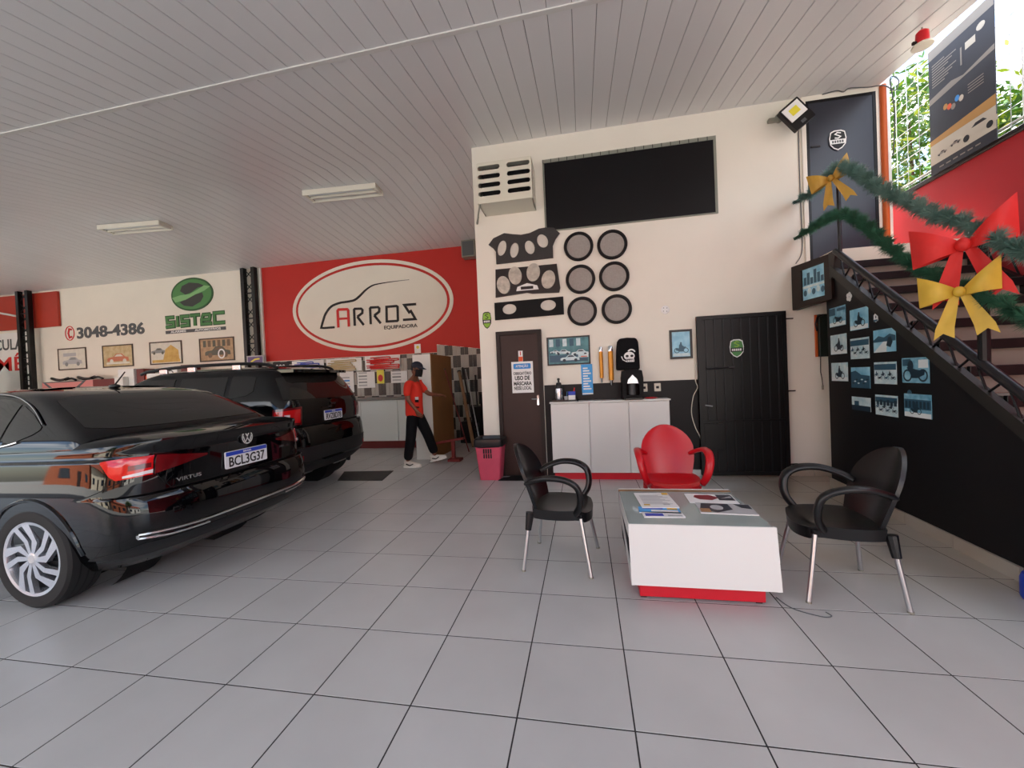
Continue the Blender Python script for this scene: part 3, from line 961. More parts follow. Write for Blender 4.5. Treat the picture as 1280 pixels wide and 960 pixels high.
# pictures, leaflet
def race(b, f, c):
    b.flat(f, rect(-0.50, 1.70, 0.06, 1.80), c, 1)
    for x, z, w_ in ((-0.3, 1.82, 0.22), (-0.05, 1.80, 0.25), (-0.2, 1.72, 0.28), (-0.42, 1.84, 0.14)): car_motif(b, f, x, z, w_, c+0.0008, 2, 3)
    b.flat(f, rect(-0.08, 1.755, 0.07, 1.80), c+0.003, 2)
    b.flat(f, rect(-0.04, 1.762, 0.05, 1.774), c+0.0035, 4)
    for k in range(5): b.flat(f, rect(-0.5+0.1*k, 1.93, -0.44+0.1*k, 2.04), c, 1 if k % 2 else 2)
framed('framed_picture', 'wide black framed blue picture of racing cars beside the brown door', FO, -0.536, 1.652, 0.098, 2.074, 'frame_black', 0.02, 'photo_teal', 'framed pictures', motif=race, pmats=('photo_mid', 'photo_pale', 'photo_dark', 'print_orange'))
def rider(b, f, c):
    bike_motif(b, f, 1.36, 1.78, 0.20, c+0.001, 1)
    b.flat(f, rect(1.25, 1.70, 1.47, 1.74), c, 2)
framed('framed_picture', 'small black framed blue picture of a rider beside the gate', FO, 1.207, 1.662, 1.508, 2.073, 'frame_black', 0.03, 'photo_sky', 'framed pictures', motif=rider, pmats=('photo_mid', 'photo_pale'))
t, f = paper('leaflet', 'tall narrow blue price leaflet on the wall', FO, [(-0.041, 1.197), (0.118, 1.206), (0.118, 1.649), (-0.046, 1.648)], 'print_blue', c=0.012)
b = MB()
for k in range(9): b.flat(f, rect(-0.02, 1.58-k*0.038, 0.05+0.045*((k*7) % 3)/2, 1.60-k*0.038), 0.0148)
b.flat(f, rect(-0.038, 1.205, 0.115, 1.225), 0.0148)
b.build('print_lines', 'paper_white', t)

# gold shock absorber tubes
for x, z0, z1, r, lb in ((0.247, 1.363, 1.895, 0.028, 'slim gold tube with chrome ends hanging on the wall'), (0.383, 1.32, 1.90, 0.037, 'thick gold tube with chrome ends beside the black headrest cover')):
    t = thing('gold_tube', lb, 'tube', (x, 5.90, z0), 0, 'gold tubes on the wall')
    h = z1-z0
    MB().lathe([(r, h*0.14), (r, h*0.86)], n=18).build('sleeve', 'gold_tube', t)
    MB().lathe([(0.0, h), (r*0.7, h*0.995), (r*0.95, h*0.96), (r*0.95, h*0.86)], n=18).build('top_cap', 'chrome', t)
    MB().lathe([(r*0.8, h*0.14), (r*0.55, h*0.10), (r*0.5, h*0.04), (r*0.2, h*0.01), (0, 0)], n=18).build('bottom_cap', 'chrome', t)
    MB().box(-0.012, 0.012, 0.0, 0.05, h*0.6, h*0.63).build('bracket', 'black_metal', t)

# black headrest cover with skull print
t = thing('headrest_cover', 'black seat headrest cover with white skull print', 'seat cover', (0.62, 5.95, 1.535))
rows = []; 
outl = [(-0.165, 0.0), (-0.163, 0.12), (-0.155, 0.28), (-0.14, 0.41), (-0.11, 0.455), (0.0, 0.465), (0.12, 0.455), (0.15, 0.41), (0.158, 0.28), (0.162, 0.12), (0.162, 0.0)]
f = Fr((0, 0, 0), (1, 0, 0), (0, 0, 1))
b = MB().slab(f, outl, 0.0, 0.09)
o = b.build('cover', 'cloth_black', t); bv = o.modifiers.new('round', 'BEVEL'); bv.width = 0.03; bv.segments = 4
b = MB()
b.flat(f, ell(0.02, 0.20, 0.075, 0.06, 18), 0.0925); b.flat(f, rect(-0.02, 0.115, 0.085, 0.16), 0.0925)
b.stroke(f, ell(0.05, 0.24, 0.05, 0.05, 10, 0, 0.3, 2.6), 0.02, 0.0915, 0.093)
b.stroke(f, [(-0.09, 0.20), (-0.07, 0.15), (-0.02, 0.12)], 0.012, 0.0915, 0.093)
b.build('skull_print', 'paper_white', t)
b = MB(); b.flat(f, ell(-0.01, 0.20, 0.022, 0.018, 10), 0.0935); b.flat(f, ell(0.055, 0.20, 0.022, 0.018, 10), 0.0935)
for k in range(4): b.flat(f, rect(-0.01+0.025*k, 0.12, -0.004+0.025*k, 0.155), 0.0935)
b.build('skull_dark_print', 'ink_black', t)  # black eye holes and tooth gaps of the skull print

# sockets, round plate, cable
for x, lb in ((0.837, 'white wall socket beside the coffee machine'), (1.02, 'white wall socket right of the coffee machine pair')):
    t = thing('wall_socket', lb if x < 1 else 'second white wall socket, nearer to the metal gate', 'socket', (x, 5.944, 1.215), 0, 'wall sockets')
    MB().box(-0.045, 0.045, -0.014, 0, 0, 0.115, 0.005).build('plate', 'white_plastic', t)
    MB().box(-0.02, 0.02, -0.018, -0.012, 0.04, 0.075, 0.003).build('outlet', 'ink_black', t)
t = thing('junction_plate', 'round white junction plate alone on the white wall', 'plate', (1.163, 5.95, 2.369))
MB().lathe([(0.06, 0), (0.06, -0.008), (0.052, -0.014), (0.0, -0.014)], ax='Y', n=24).build('disc', 'paper_white', t)
b = MB()
for a in range(4): b.lathe([(0.006, -0.013), (0.006, -0.016)], (0.032*math.cos(a*PI/2+0.7), 0, 0.032*math.sin(a*PI/2+0.7)), 'Y', 8)
b.build('screws', 'ink_grey', t)
pc = [(1.545, 5.93, 2.0), (1.535, 5.93, 1.6), (1.53, 5.93, 1.35), (1.55, 5.92, 1.25), (1.49, 5.92, 1.12), (1.46, 5.92, 0.9), (1.50, 5.92, 0.7), (1.57, 5.92, 0.52), (1.58, 5.90, 0.30)]
tag(MB().tube(catmull(pc, 6), 0.006, 6).build('power_cable', 'white_plastic'), 'thin white cable hanging down beside the gate', 'cable')

# gate
g = thing('metal_gate', 'black metal gate with vertical ribs and padlock bolt', 'gate', (2.12, 5.90, 0))
fg = Fr((0, 0, 0), (1, 0, 0), (0, 0, 1))
X0, X1, ZT = -0.56, 0.56, 2.235
MB().box(X0, X1, 0.0, 0.03, 0.03, ZT-0.02).build('sheet', 'black_metal', g)
MB().slab(fg, rect(X0, 0.02, X1, ZT), -0.03, 0.02, holes=[rect(X0+0.05, 0.07, X1-0.05, ZT-0.05)]).build('gate_frame', 'black_metal', g)
rib = MB().box(-0.007, 0.007, -0.014, 0.0, 0.07, ZT-0.05, 0.003).mesh('rib', 'steel_dark')
for k in range(9):
    o = link('rib', rib, g); o.location = (X0+0.115+k*0.112, 0, 0)
MB().box(X0+0.04, X1-0.04, -0.016, 0, 0.76, 0.785, 0.003).build('cross_bar', 'black_metal', g)
MB().box(X0+0.05, X0+0.30, -0.018, 0, 0.38, 0.74, 0.003).build('kick_plate', 'black_metal', g)
b = MB().tube([(X0+0.10, -0.025, 1.50), (X0+0.45, -0.025, 1.515)], 0.012, 8); b.box(X0+0.38, X0+0.46, -0.045, -0.01, 1.495, 1.535, 0.006)
b.build('bolt', 'steel_dark', g)
b = MB().tube([(X0+0.07, -0.03, 1.0), (X0+0.16, -0.05, 0.985)], 0.010, 8)
b.build('handle', 'alu', g)
for z in (2.13, 1.16, 0.17):
    MB().tube([(X1+0.0, 0.0, z), (X1+0.10, 0.02, z)], 0.009, 6).build('hinge', 'black_metal', g)

# counter with three doors
c = thing('white_cabinet', 'white three-door cabinet with red plinth below the wall pictures', 'cabinet', (0.315, 5.70, 0))
MB().box(-0.81, 0.81, -0.0, 0.23, 0.10, 1.10).build('body', 'white_gloss', c)
MB().box(-0.825, 0.825, -0.03, 0.235, 1.10, 1.122, 0.004).build('worktop', 'white_gloss', c)
MB().box(-0.79, 0.79, 0.03, 0.22, 0.0, 0.10).build('plinth', 'red_gloss', c)
for k in range(3):
    x = -0.81+k*0.54
    MB().box(x+0.004, x+0.536, -0.02, 0.0, 0.105, 1.092, 0.003).build('door', 'white_gloss', c)

# things on the cabinet
t = thing('coffee_machine', 'black capsule coffee machine with silver front', 'coffee machine', (0.655, 5.80, 1.122))
f = Fr((0, -0.09, 0), (1, 0, 0), (0, 0, 1))
b = MB().slab(f, [(-0.14, 0), (0.14, 0), (0.145, 0.3), (0.13, 0.40), (0.06, 0.42), (-0.06, 0.42), (-0.13, 0.40), (-0.145, 0.3)], -0.2, 0.0, holes=[rrect(-0.09, 0.06, 0.09, 0.22, 0.02)])
o = b.build('housing', 'black_matt', t)
MB().slab(f, [(-0.075, 0.225), (0.075, 0.225), (0.06, 0.28), (0.0, 0.345), (-0.06, 0.28)], 0.0, 0.012).build('brew_head', 'silver', t)
MB().box(-0.12, 0.12, -0.16, 0.0, 0.0, 0.03, 0.006).build('drip_tray', 'black_plastic', t)
MB().lathe([(0.05, 0.06), (0.05, 0.22)], (0, 0.03, 0), n=16).build('tank', 'ink_grey', t)
t = thing('serving_tray', 'black tray under the thermos flask', 'tray', (-0.30, 5.80, 1.122))
MB().slab(Fr((0, 0, 0), (1, 0, 0), (0, 1, 0)), rrect(-0.2, -0.1, 0.2, 0.1, 0.03), 0.0, 0.012).build('tray_base', 'black_plastic', t)
MB().slab(Fr((0, 0, 0), (1, 0, 0), (0, 1, 0)), rrect(-0.2, -0.1, 0.2, 0.1, 0.03), 0.012, 0.025, holes=[rrect(-0.19, -0.09, 0.19, 0.09, 0.028)]).build('rim', 'black_plastic', t)
t = thing('thermos_flask', 'steel thermos flask with black pump lid', 'thermos', (-0.375, 5.80, 1.134))
MB().lathe([(0.052, 0), (0.055, 0.01), (0.055, 0.17), (0.052, 0.18)], n=20).build('steel_body', 'silver', t)
MB().lathe([(0.056, 0.18), (0.056, 0.21), (0.04, 0.235), (0.035, 0.26), (0.015, 0.268), (0.015, 0.30), (0.022, 0.305), (0.018, 0.325), (0, 0.33)], n=18).build('lid', 'black_plastic', t)
t = thing('sugar_cup', 'small clear cup between thermos and blue box', 'cup', (-0.275, 5.79, 1.134))
MB().lathe([(0.0, 0.004), (0.022, 0.0), (0.03, 0.06), (0.027, 0.06), (0.02, 0.008)], n=16).build('cup_wall', 'grey_pale', t)
MB().tube([(0.005, 0, 0.02), (0.02, 0.0, 0.13)], 0.003, 6).build('stirrer', 'print_blue', t)
t = thing('sachet_box', 'blue and white sachet box on the black tray', 'box', (-0.19, 5.80, 1.134))
MB().box(-0.05, 0.05, -0.035, 0.035, 0, 0.075, 0.004).build('white_half', 'paper_white', t)
MB().box(-0.05, 0.05, -0.035, 0.035, 0.075, 0.13, 0.004).build('blue_half', 'plate_blue', t)
MB().tube([(0.03, 0, 0.12), (0.042, 0, 0.18)], 0.008, 6).build('red_sachet', 'red_text', t)
t = thing('red_purse', 'flat red pouch lying on the cabinet top', 'pouch', (0.90, 5.78, 1.122))
MB().ball((0, 0, 0.013), 0.09, 0.045, 0.013).build('pouch_body', 'red_plastic', t)

# floodlight
t = thing('floodlight', 'tilted black floodlight with yellow chip beside the upper door', 'floodlight', (2.80, 5.70, 4.71))
R_ = Matrix.Rotation(math.radians(-38), 4, 'Y')
def rot(m_): 
    for i, v in enumerate(m_.v): m_.v[i] = tuple(R_ @ Vector(v))
    return m_
fl_ = Fr((0, 0, 0), (1, 0, 0), (0, 0, 1))
rot(MB().slab(fl_, rrect(-0.14, -0.17, 0.14, 0.17, 0.015), -0.06, 0.0)).build('housing', 'black_metal', t)
rot(MB().slab(fl_, rect(-0.115, -0.05, 0.115, 0.145), 0.0, 0.006)).build('reflector', 'paper_white', t)
rot(MB().slab(fl_, rect(-0.055, 0.005, 0.055, 0.095), 0.006, 0.01)).build('led_chip', 'yellow', t)
rot(MB().slab(fl_, rect(-0.03, -0.14, 0.03, -0.10), 0.0, 0.004)).build('label_plate', 'ink_grey', t)
b = MB().tube([(-0.02, 0.05, 0.0), (-0.08, 0.12, 0.06), (-0.12, 0.24, 0.09)], 0.018, 8)
b.ball((-0.12, 0.21, 0.09), 0.05, 0.04, 0.06); b.box(-0.25, -0.12, 0.18, 0.245, 0.05, 0.10, 0.01)
b.build('bracket', 'plastic_box', t)
# upper door
d = empty('door_2', (3.41, 5.95, 2.84)); struct(d, 'dark grey upper door at the top of the stairs', 'door')
f = local(FO, d)
MB().slab(f, rect(2.96, 2.84, 3.88, 5.04), 0.0, 0.03, holes=[rect(3.01, 2.842, 3.82, 4.975)]).build('door_frame', 'wall_white', d)
MB().slab(f, rect(3.01, 2.85, 3.82, 4.975), 0.0, 0.028, holes=[rect(3.045, 2.86, 3.785, 4.94)]).build('inner_frame', 'black_metal', d)
lf = MB().slab(f, rect(3.04, 2.85, 3.79, 4.945), 0.0, 0.022).build('door_leaf', 'door_grey', d)
b = MB().box(3.06-3.41, 3.17-3.41, -0.035, -0.02, 4.36-2.84, 4.385-2.84, 0.003)
b.build('latch', 'steel_dark', lf)
tag(MB().tube([(3.885, 5.90, 2.85), (3.885, 5.90, 5.02)], 0.035, 12).build('orange_conduit', 'orange_pipe'), 'vertical orange drain pipe beside the upper door', 'pipe')
# loose wires near the roof corner
wr_ = [(3.2, 5.90, 5.02), (3.35, 5.88, 5.03), (3.42, 5.86, 4.99), (3.5, 5.87, 5.03), (3.7, 5.86, 5.0), (3.86, 5.84, 4.98), (3.98, 5.84, 4.90), (4.02, 5.84, 5.02), (3.93, 5.84, 5.05), (3.97, 5.84, 4.6), (3.95, 5.86, 4.1)]
tag(MB().tube(catmull(wr_, 6), 0.007, 5).build('loose_wire', 'ink_grey'), 'loose grey wires curling at the roof corner', 'wire')
wv = [(2.93, 5.94, 5.0), (2.925, 5.94, 4.0), (2.93, 5.94, 3.3), (2.92, 5.94, 3.0), (2.84, 5.93, 2.86)]
tag(MB().tube(catmull(wv, 5), 0.006, 5).build('wall_cable', 'ink_grey'), 'thin grey cable running down left of the upper door', 'cable')

# siren on the ceiling edge
t = thing('siren', 'small red siren with round base under the roof edge', 'siren', (3.50, 4.77, 4.70))
MB().lathe([(0.0, 0.13), (0.03, 0.13), (0.05, 0.11), (0.055, 0.03), (0.055, 0.0)], n=18).build('dome', 'red_plastic', t)
MB().lathe([(0.06, 0.0), (0.085, -0.015), (0.085, -0.03), (0.05, -0.04), (0.0, -0.035)], n=20).build('base', 'white_plastic', t)
MB().box(-0.09, 0.09, -0.012, 0.012, 0.0, 0.03, 0.004).build('yoke', 'brown_frame', t)
MB().tube([(0, 0, 0.12), (0, 0, 0.165)], 0.008, 6).build('stem', 'plastic_box', t)

# thick framed picture at the top of the stair panel
ft = Fr((2.80, 5.91, 2.235), (2.925-2.80, 5.27-5.91, 0), (0, 0, 1))
W_ = 0.645
t = thing('boxed_picture', 'blue city picture in a thick dark box frame at the stair top', 'picture', (2.80, 5.91, 2.235), 0, 'framed pictures')
f = local(ft, t)
MB().slab(f, [(0, 0), (W_, 0.03), (W_, 0.56), (0, 0.575)], -0.05, 0.03, holes=[rect(0.17, 0.09, 0.54, 0.485)]).build('frame', 'brown_frame', t)
b = MB().slab(f, rect(0.16, 0.08, 0.55, 0.49), -0.03, 0.01)
for k, h in enumerate((0.10, 0.15, 0.08, 0.17, 0.12, 0.07)): b.flat(f, rect(0.19+k*0.055, 0.28, 0.235+k*0.055, 0.28+h), 0.0106, 1)
b.flat(f, rect(0.17, 0.24, 0.54, 0.27), 0.0108, 2)
for k in range(5): b.flat(f, ell(0.21+0.07*k, 0.18+0.02*(k % 2), 0.03, 0.04, 10), 0.0106, 1+k % 2)
b.build('print', ['photo_sky', 'photo_mid', 'photo_pale'], t)

# hose reel box with red edge, hanging cord
t = thing('hydrant_box', 'dark green box with orange edge half hidden by the stair panel', 'box', (3.17, 5.95, 1.60))
MB().box(-0.095, 0.13, -0.06, 0, 0.0, 0.56, 0.005).build('case', 'green_deep', t)
MB().box(-0.125, -0.095, -0.02, 0, 0.0, 0.56, 0.004).build('red_edge', 'orange_pipe', t)
MB().tube([(-0.12, -0.06, 0.34), (-0.14, -0.065, 0.43), (-0.12, -0.07, 0.52), (-0.05, -0.07, 0.55)], 0.012, 6).build('loop', 'black_plastic', t)
MB().tube([(-0.07, -0.02, 0.0), (-0.075, -0.02, -0.2), (-0.06, -0.02, -0.30), (-0.055, -0.02, -0.38)], 0.005, 6).build('cord', 'black_plastic', t)
MB().tube([(-0.055, -0.02, -0.38), (-0.055, -0.02, -0.44)], 0.012, 8).build('plug', 'plastic_box', t)

# photographs on the stair panel
PH = [(-1.04, 2.045, .335, .225, 'photo_blue', 'bike', 'top left of the photo cluster, motorcycle close-up'),
      (-.632, 1.962, .318, .225, 'photo_sky', 'biker', 'motorcycle seen from the front, beside the top left photo'),
      (-1.033, 1.721, .332, .228, 'photo_pale', 'biker2', 'rider on dark motorcycle, in the left column middle'),
      (-.635, 1.649, .326, .222, 'photo_pale', 'crowd', 'group of motorcycles, in the second column middle'),
      (-.241, 1.70, .320, .222, 'photo_sky', 'road', 'road with parked motorcycle, right of the group photo'),
      (-1.029, 1.40, .336, .214, 'photo_pale', 'bike2', 'pale side view of a motorcycle, bottom of the left column'),
      (-.636, 1.337, .327, .222, 'photo_sky', 'hill', 'blue hillside, above the blurred photo'),
      (-.243, 1.385, .320, .214, 'photo_pale', 'bikes', 'parked motorcycles by a pale rock'),
      (.149, 1.408, .318, .222, 'photo_blue', 'bigbike', 'dark close motorcycle, upper one of the right column'),
      (-.638, 1.055, .326, .145, 'photo_pale', 'blur', 'blurred pale and dark strip, bottom of the second column'),
      (-.239, 1.069, .320, .200, 'photo_pale', 'town', 'row of houses and cars, bottom of the third column'),
      (.164, 1.097, .316, .204, 'photo_blue', 'house', 'old house front with motorcycle, bottom right')]
for i, (a, z, w, h, m, kind, lb) in enumerate(PH):
    t = thing('photo_print', 'blue tinted photo: '+lb, 'photo', FP.P(a, z-h/2), 0, 'photos on the black stair panel')
    f0 = local(FP, t); f = Fr(f0.P(a, z, 0.0), FP.x, FP.y)
    b = MB().slab(f, rect(-w/2, -h/2, w/2, h/2), 0.001, 0.004)
    c_ = 0.0048
    if kind in ('bike', 'biker', 'biker2', 'bike2'):
        b.flat(f, rect(-w/2+.005, -h/2+.005, w/2-.005, -h*0.28), c_, 3)
        bike_motif(b, f, 0.01, -0.045, 0.20, c_+0.001, 1, 1 if i % 2 else -1, kind != 'bike')
        if kind == 'bike': b.flat(f, rect(-w/2, 0.02, -0.04, h/2-0.01), c_, 2); b.flat(f, rect(0.0, 0.06, w/2, h/2-0.02), c_, 2)
    elif kind in ('crowd', 'bikes', 'town'):
        b.flat(f, rect(-w/2+.004, 0.03, w/2-.004, h/2-0.02), c_, 2)
        for k in range(6): bike_motif(b, f, -0.12+0.048*k, -0.02-0.03*(k % 2), 0.07, c_+0.001+0.001*(k % 2), 1+(k % 3 == 0), 1, k % 2 == 0)
        if kind == 'town':
            for k in range(6): b.flat(f, rect(-0.14+k*0.05, 0.0, -0.10+k*0.05, 0.045+0.01*(k % 2)), c_+0.0005, 1)
    elif kind == 'road':
        b.flat(f, [(-w/2, -h/2), (0.03, -h/2), (0.05, 0.02), (0.03, 0.02)], c_, 3)
        b.flat(f, [(-w/2, 0.01), (-0.08, 0.05), (0.0, 0.03), (0.08, 0.06), (w/2, 0.04), (w/2, -0.01), (-w/2, -0.01)], c_+.0004, 2)
        b.flat(f, [(0.03, -0.05), (0.06, 0.03), (0.10, 0.035), (0.12, -0.02), (0.09, -0.07)], c_+.0008, 1)
    elif kind == 'hill':
        b.flat(f, [(-w/2, -h/2), (w/2, -h/2), (w/2, 0.02), (0.02, 0.03), (-0.08, 0.075), (-w/2, 0.06)], c_, 2)
        for k in range(9): b.flat(f, ell(-0.12+0.03*k, -0.06+0.02*(k % 3), 0.02, 0.008, 8), c_+.0006, 3 if k % 2 else 1)
    elif kind == 'bigbike':
        bike_motif(b, f, 0.0, -0.045, 0.30, c_+0.001, 1, -1, False)
        b.flat(f, rect(0.04, 0.02, w/2-.01, h/2-.02), c_, 3); b.flat(f, rect(-w/2+.01, 0.04, -0.05, h/2-.01), c_, 2)
        b.flat(f, ell(-0.05, 0.04, 0.035, 0.05, 14), c_+.002, 1)
    elif kind == 'blur':
        b.flat(f, rect(-w/2, -h/2, w/2, -h*0.12), c_, 1); b.flat(f, rect(-w*0.35, -h*0.12, -w*0.1, h*0.2), c_, 2)
    elif kind == 'house':
        b.flat(f, rect(-w/2+.004, -0.03, w/2-.004, 0.055), c_, 2)
        for k in range(7): b.flat(f, rect(-0.14+k*0.042, -0.02, -0.115+k*0.042, 0.04), c_+.0006, 1)
        b.flat(f, rect(-w/2+.004, -h/2, w/2-.004, -0.06), c_+.0002, 3)
        bike_motif(b, f, -0.02, -0.05, 0.14, c_+0.001, 1, 1, True)
        b.flat(f, ell(-0.09, h/2, 0.03, 0.035, 14), 0.0035, 2)
    b.build('print', [m, 'photo_dark', 'photo_mid', 'photo_white'], t)
for a, z, lb in ((-.358, 1.934, 'tiny white ghost-shaped sticker right of the top photos'), (-.796, 2.229, 'tiny beige flower-shaped sticker above the photos')):
    t = thing('small_sticker', lb, 'sticker', FP.P(a, z), 0)
    f0 = local(FP, t); f = Fr(f0.P(a, z, 0.0), FP.x, FP.y)
    b = MB()
    if a > -.5:
        b.slab(f, [(-.03, -.035), (-.02, -.03), (0, -.04), (.03, -.03), (.035, -.02), (.03, .03), (0, .05), (-.03, .03)], 0.001, 0.004); b.flat(f, ell(0.005, 0.01, 0.008, 0.015, 8), 0.0045, 1)
        b.flat(f, rect(-.03, -.035, .03, -.015), 0.0045, 2)
    else:
        for k in range(5): b.slab(f, ell(0.03*math.cos(k*1.257), 0.03*math.sin(k*1.257), 0.024, 0.024, 10), 0.001, 0.004)
    b.build('sheet', ['paper_white', 'ink_black', 'photo_mid'], t)

# banner on the fence
fbn = Fr((4.36, 5.86, 3.78), (0, -1, 0), (0, 0, 1))
t = thing('advert_banner', 'tall dark advertising banner with car pictures on the fence', 'banner', (4.36, 5.86, 3.78))
f = local(fbn, t)
wB, hB = 0.80, 1.52
MB().slab(f, rect(0, 0, wB, hB), -0.004, 0.004).build('cloth', 'poster_dark', t)
b = MB()
b.flat(f, rect(0, 1.40, wB, hB), 0.005, 0); b.flat(f, [(0, 0.86), (wB, 0.94), (wB, 1.0), (0.45, 0.93), (0.3, 0.97), (0, 0.93)], 0.005, 0)
b.flat(f, rect(0, 0.12, wB, 0.40), 0.005, 1); b.flat(f, [(0, 0.36), (wB, 0.36), (wB, 0.48), (0, 0.42)], 0.0055, 2)
car_motif(b, f, 0.60, 0.20, 0.44, 0.006, 1, 3); car_motif(b, f, 0.16, 0.20, 0.13, 0.006, 0, 3); car_motif(b, f, 0.33, 0.22, 0.13, 0.006, 0, 3)
b.flat(f, ell(0.66, 1.30, 0.05, 0.04, 14), 0.006, 1)
for k in range(5): b.flat(f, ell(0.22+0.05*k, 0.72-0.03*(k % 3), 0.03, 0.035, 10), 0.006, (2, 4, 0, 5, 1)[k])
for k in range(9): b.flat(f, rect(0.05, 1.05+0.032*k, 0.22+0.05*((k*5) % 4), 1.062+0.032*k), 0.006, 0)
for k in range(4): b.flat(f, rect(0.50, 0.68+0.03*k, 0.68, 0.69+0.03*k), 0.006, 0)
b.flat(f, rect(0.42, 1.05, 0.44, 1.25), 0.006, 0); b.flat(f, rect(0.48, 1.18, 0.60, 1.26), 0.006, 1)
for k in range(6): b.flat(f, rect(0.12+0.09*k, 0.05, 0.18+0.09*k, 0.065), 0.006, 0)
b.build('artwork', ['poster_grey', 'poster_beige', 'poster_ochre', 'ink_black', 'print_orange', 'ink_blue'], t)

# ------------------------------------------------------------------ items on the back wall
lg = thing('oval_sign', 'big white oval shop sign with car outline on the red wall', 'sign', (-5.4, 9.488, 2.345))
f = local(FB, lg)
cx, cz0 = -5.395, 3.525
MB().slab(f, ell(cx, cz0, 2.265, 1.18, 72), 0.0125, 0.03, holes=[ell(cx, cz0, 2.17, 1.095, 72)]).build('outer_ring', 'wall_white', lg)
MB().slab(f, ell(cx, cz0, 2.17, 1.095, 72), 0.0125, 0.022, holes=[ell(cx, cz0, 2.10, 1.03, 72)]).build('red_ring', 'wall_red', lg)
MB().slab(f, ell(cx, cz0, 2.10, 1.03, 72), 0.0125, 0.03).build('oval_board', 'wall_white', lg)
car_l = catmull([Vector((p[0], p[1], 0)) for p in [(-6.824, 3.045), (-6.757, 3.23), (-6.674, 3.407), (-6.502, 3.584), (-6.256, 3.66), (-6.015, 3.677), (-5.815, 3.705), (-5.652, 3.807), (-5.489, 3.937), (-5.289, 4.038), (-5.055, 4.071), (-4.672, 4.092), (-4.276, 4.099)]], 4)
cl2 = [(-6.431, 3.033), (-6.75, 3.035)]+[(p.x, p.y) for p in car_l]
tp = [1, 1]+[1.0 if i < len(car_l)*0.55 else max(0.12, 1-(i-len(car_l)*0.55)/(len(car_l)*0.45)) for i in range(len(car_l))]
MB().stroke(f, cl2, 0.055, 0.03, 0.045, taper=tp).build('car_outline', 'ink_black', lg)
b = MB()
b.stroke(f, [(-6.32, 3.02), (-6.32, 3.46), (-6.29, 3.49), (-6.04, 3.48), (-6.015, 3.45), (-6.015, 3.025)], 0.065, 0.03, 0.045)
b.stroke(f, [(-6.29, 3.245), (-6.05, 3.24)], 0.055, 0.03, 0.045)
b.build('red_letter', 'red_text', lg)
b = MB()
b.stroke(f, [(-5.845, 3.035), (-5.845, 3.45), (-5.82, 3.475), (-5.64, 3.465), (-5.605, 3.43), (-5.615, 3.35), (-5.76, 3.265)], 0.06, 0.03, 0.045)
b.stroke(f, [(-5.76, 3.265), (-5.59, 3.04)], 0.06, 0.03, 0.045)
b.stroke(f, [(-5.39, 3.045), (-5.39, 3.45), (-5.365, 3.475), (-5.165, 3.47), (-5.13, 3.435), (-5.14, 3.35), (-5.28, 3.265)], 0.06, 0.03, 0.045)
b.stroke(f, [(-5.28, 3.265), (-5.11, 3.05)], 0.06, 0.03, 0.045)
b.stroke(f, [(-4.94, 3.085), (-4.93, 3.46), (-4.65, 3.46), (-4.625, 3.44), (-4.63, 3.10), (-4.655, 3.08)], 0.06, 0.03, 0.045, closed=True)
b.stroke(f, [(-4.12, 3.47), (-4.44, 3.47), (-4.30, 3.25)], 0.06, 0.03, 0.045)
b.stroke(f, [(-4.28, 3.33), (-4.155, 3.095), (-4.49, 3.095)], 0.06, 0.03, 0.045)
b.build('black_letters', 'ink_black', lg)
text('lettering', 'EQUIPADORA', f, -5.02, 2.87, -4.11, 2.98, 0.031, 'charcoal', lg, 0.01, 0.012)

# green ball logo and word
lg = thing('alarm_sign', 'green ball logo with green block lettering on the white wall', 'sign', (-10.85, 9.5, 3.19))
f = local(FB, lg)
cx, cz0, rx, rz = -10.875, 4.265, 0.71, 0.47
def E(u, v): return (cx+u*rx, cz0+v*rz)
MB().slab(f, ell(cx, cz0, rx, rz, 48), 0.0, 0.02).build('ball', 'green_dark', lg)
b = MB()
b.flat(f, ell(cx, cz0, rx*0.93, rz*0.90, 48), 0.0215, 0)
b.flat(f, [E(*p) for p in [(-0.55, 0.25), (-0.45, 0.55), (-0.1, 0.72), (0.35, 0.62), (0.65, 0.42), (0.3, 0.36), (0.0, 0.12), (-0.3, 0.0)]], 0.023, 1)
b.flat(f, [E(*p) for p in [(-0.6, -0.42), (-0.2, -0.22), (0.1, -0.05), (0.5, 0.05), (0.55, -0.2), (0.4, -0.5), (0.0, -0.75), (-0.4, -0.65)]], 0.023, 1)
b.flat(f, [E(*p) for p in [(-0.95, -0.12), (-0.55, 0.0), (-0.1, 0.02), (0.25, 0.22), (0.6, 0.46), (0.9, 0.38), (0.6, 0.14), (0.2, -0.02), (-0.3, -0.3), (-0.8, -0.42)]], 0.0245, 2)
b.build('swirl', ['green_mid', 'charcoal', 'green_light'], lg)
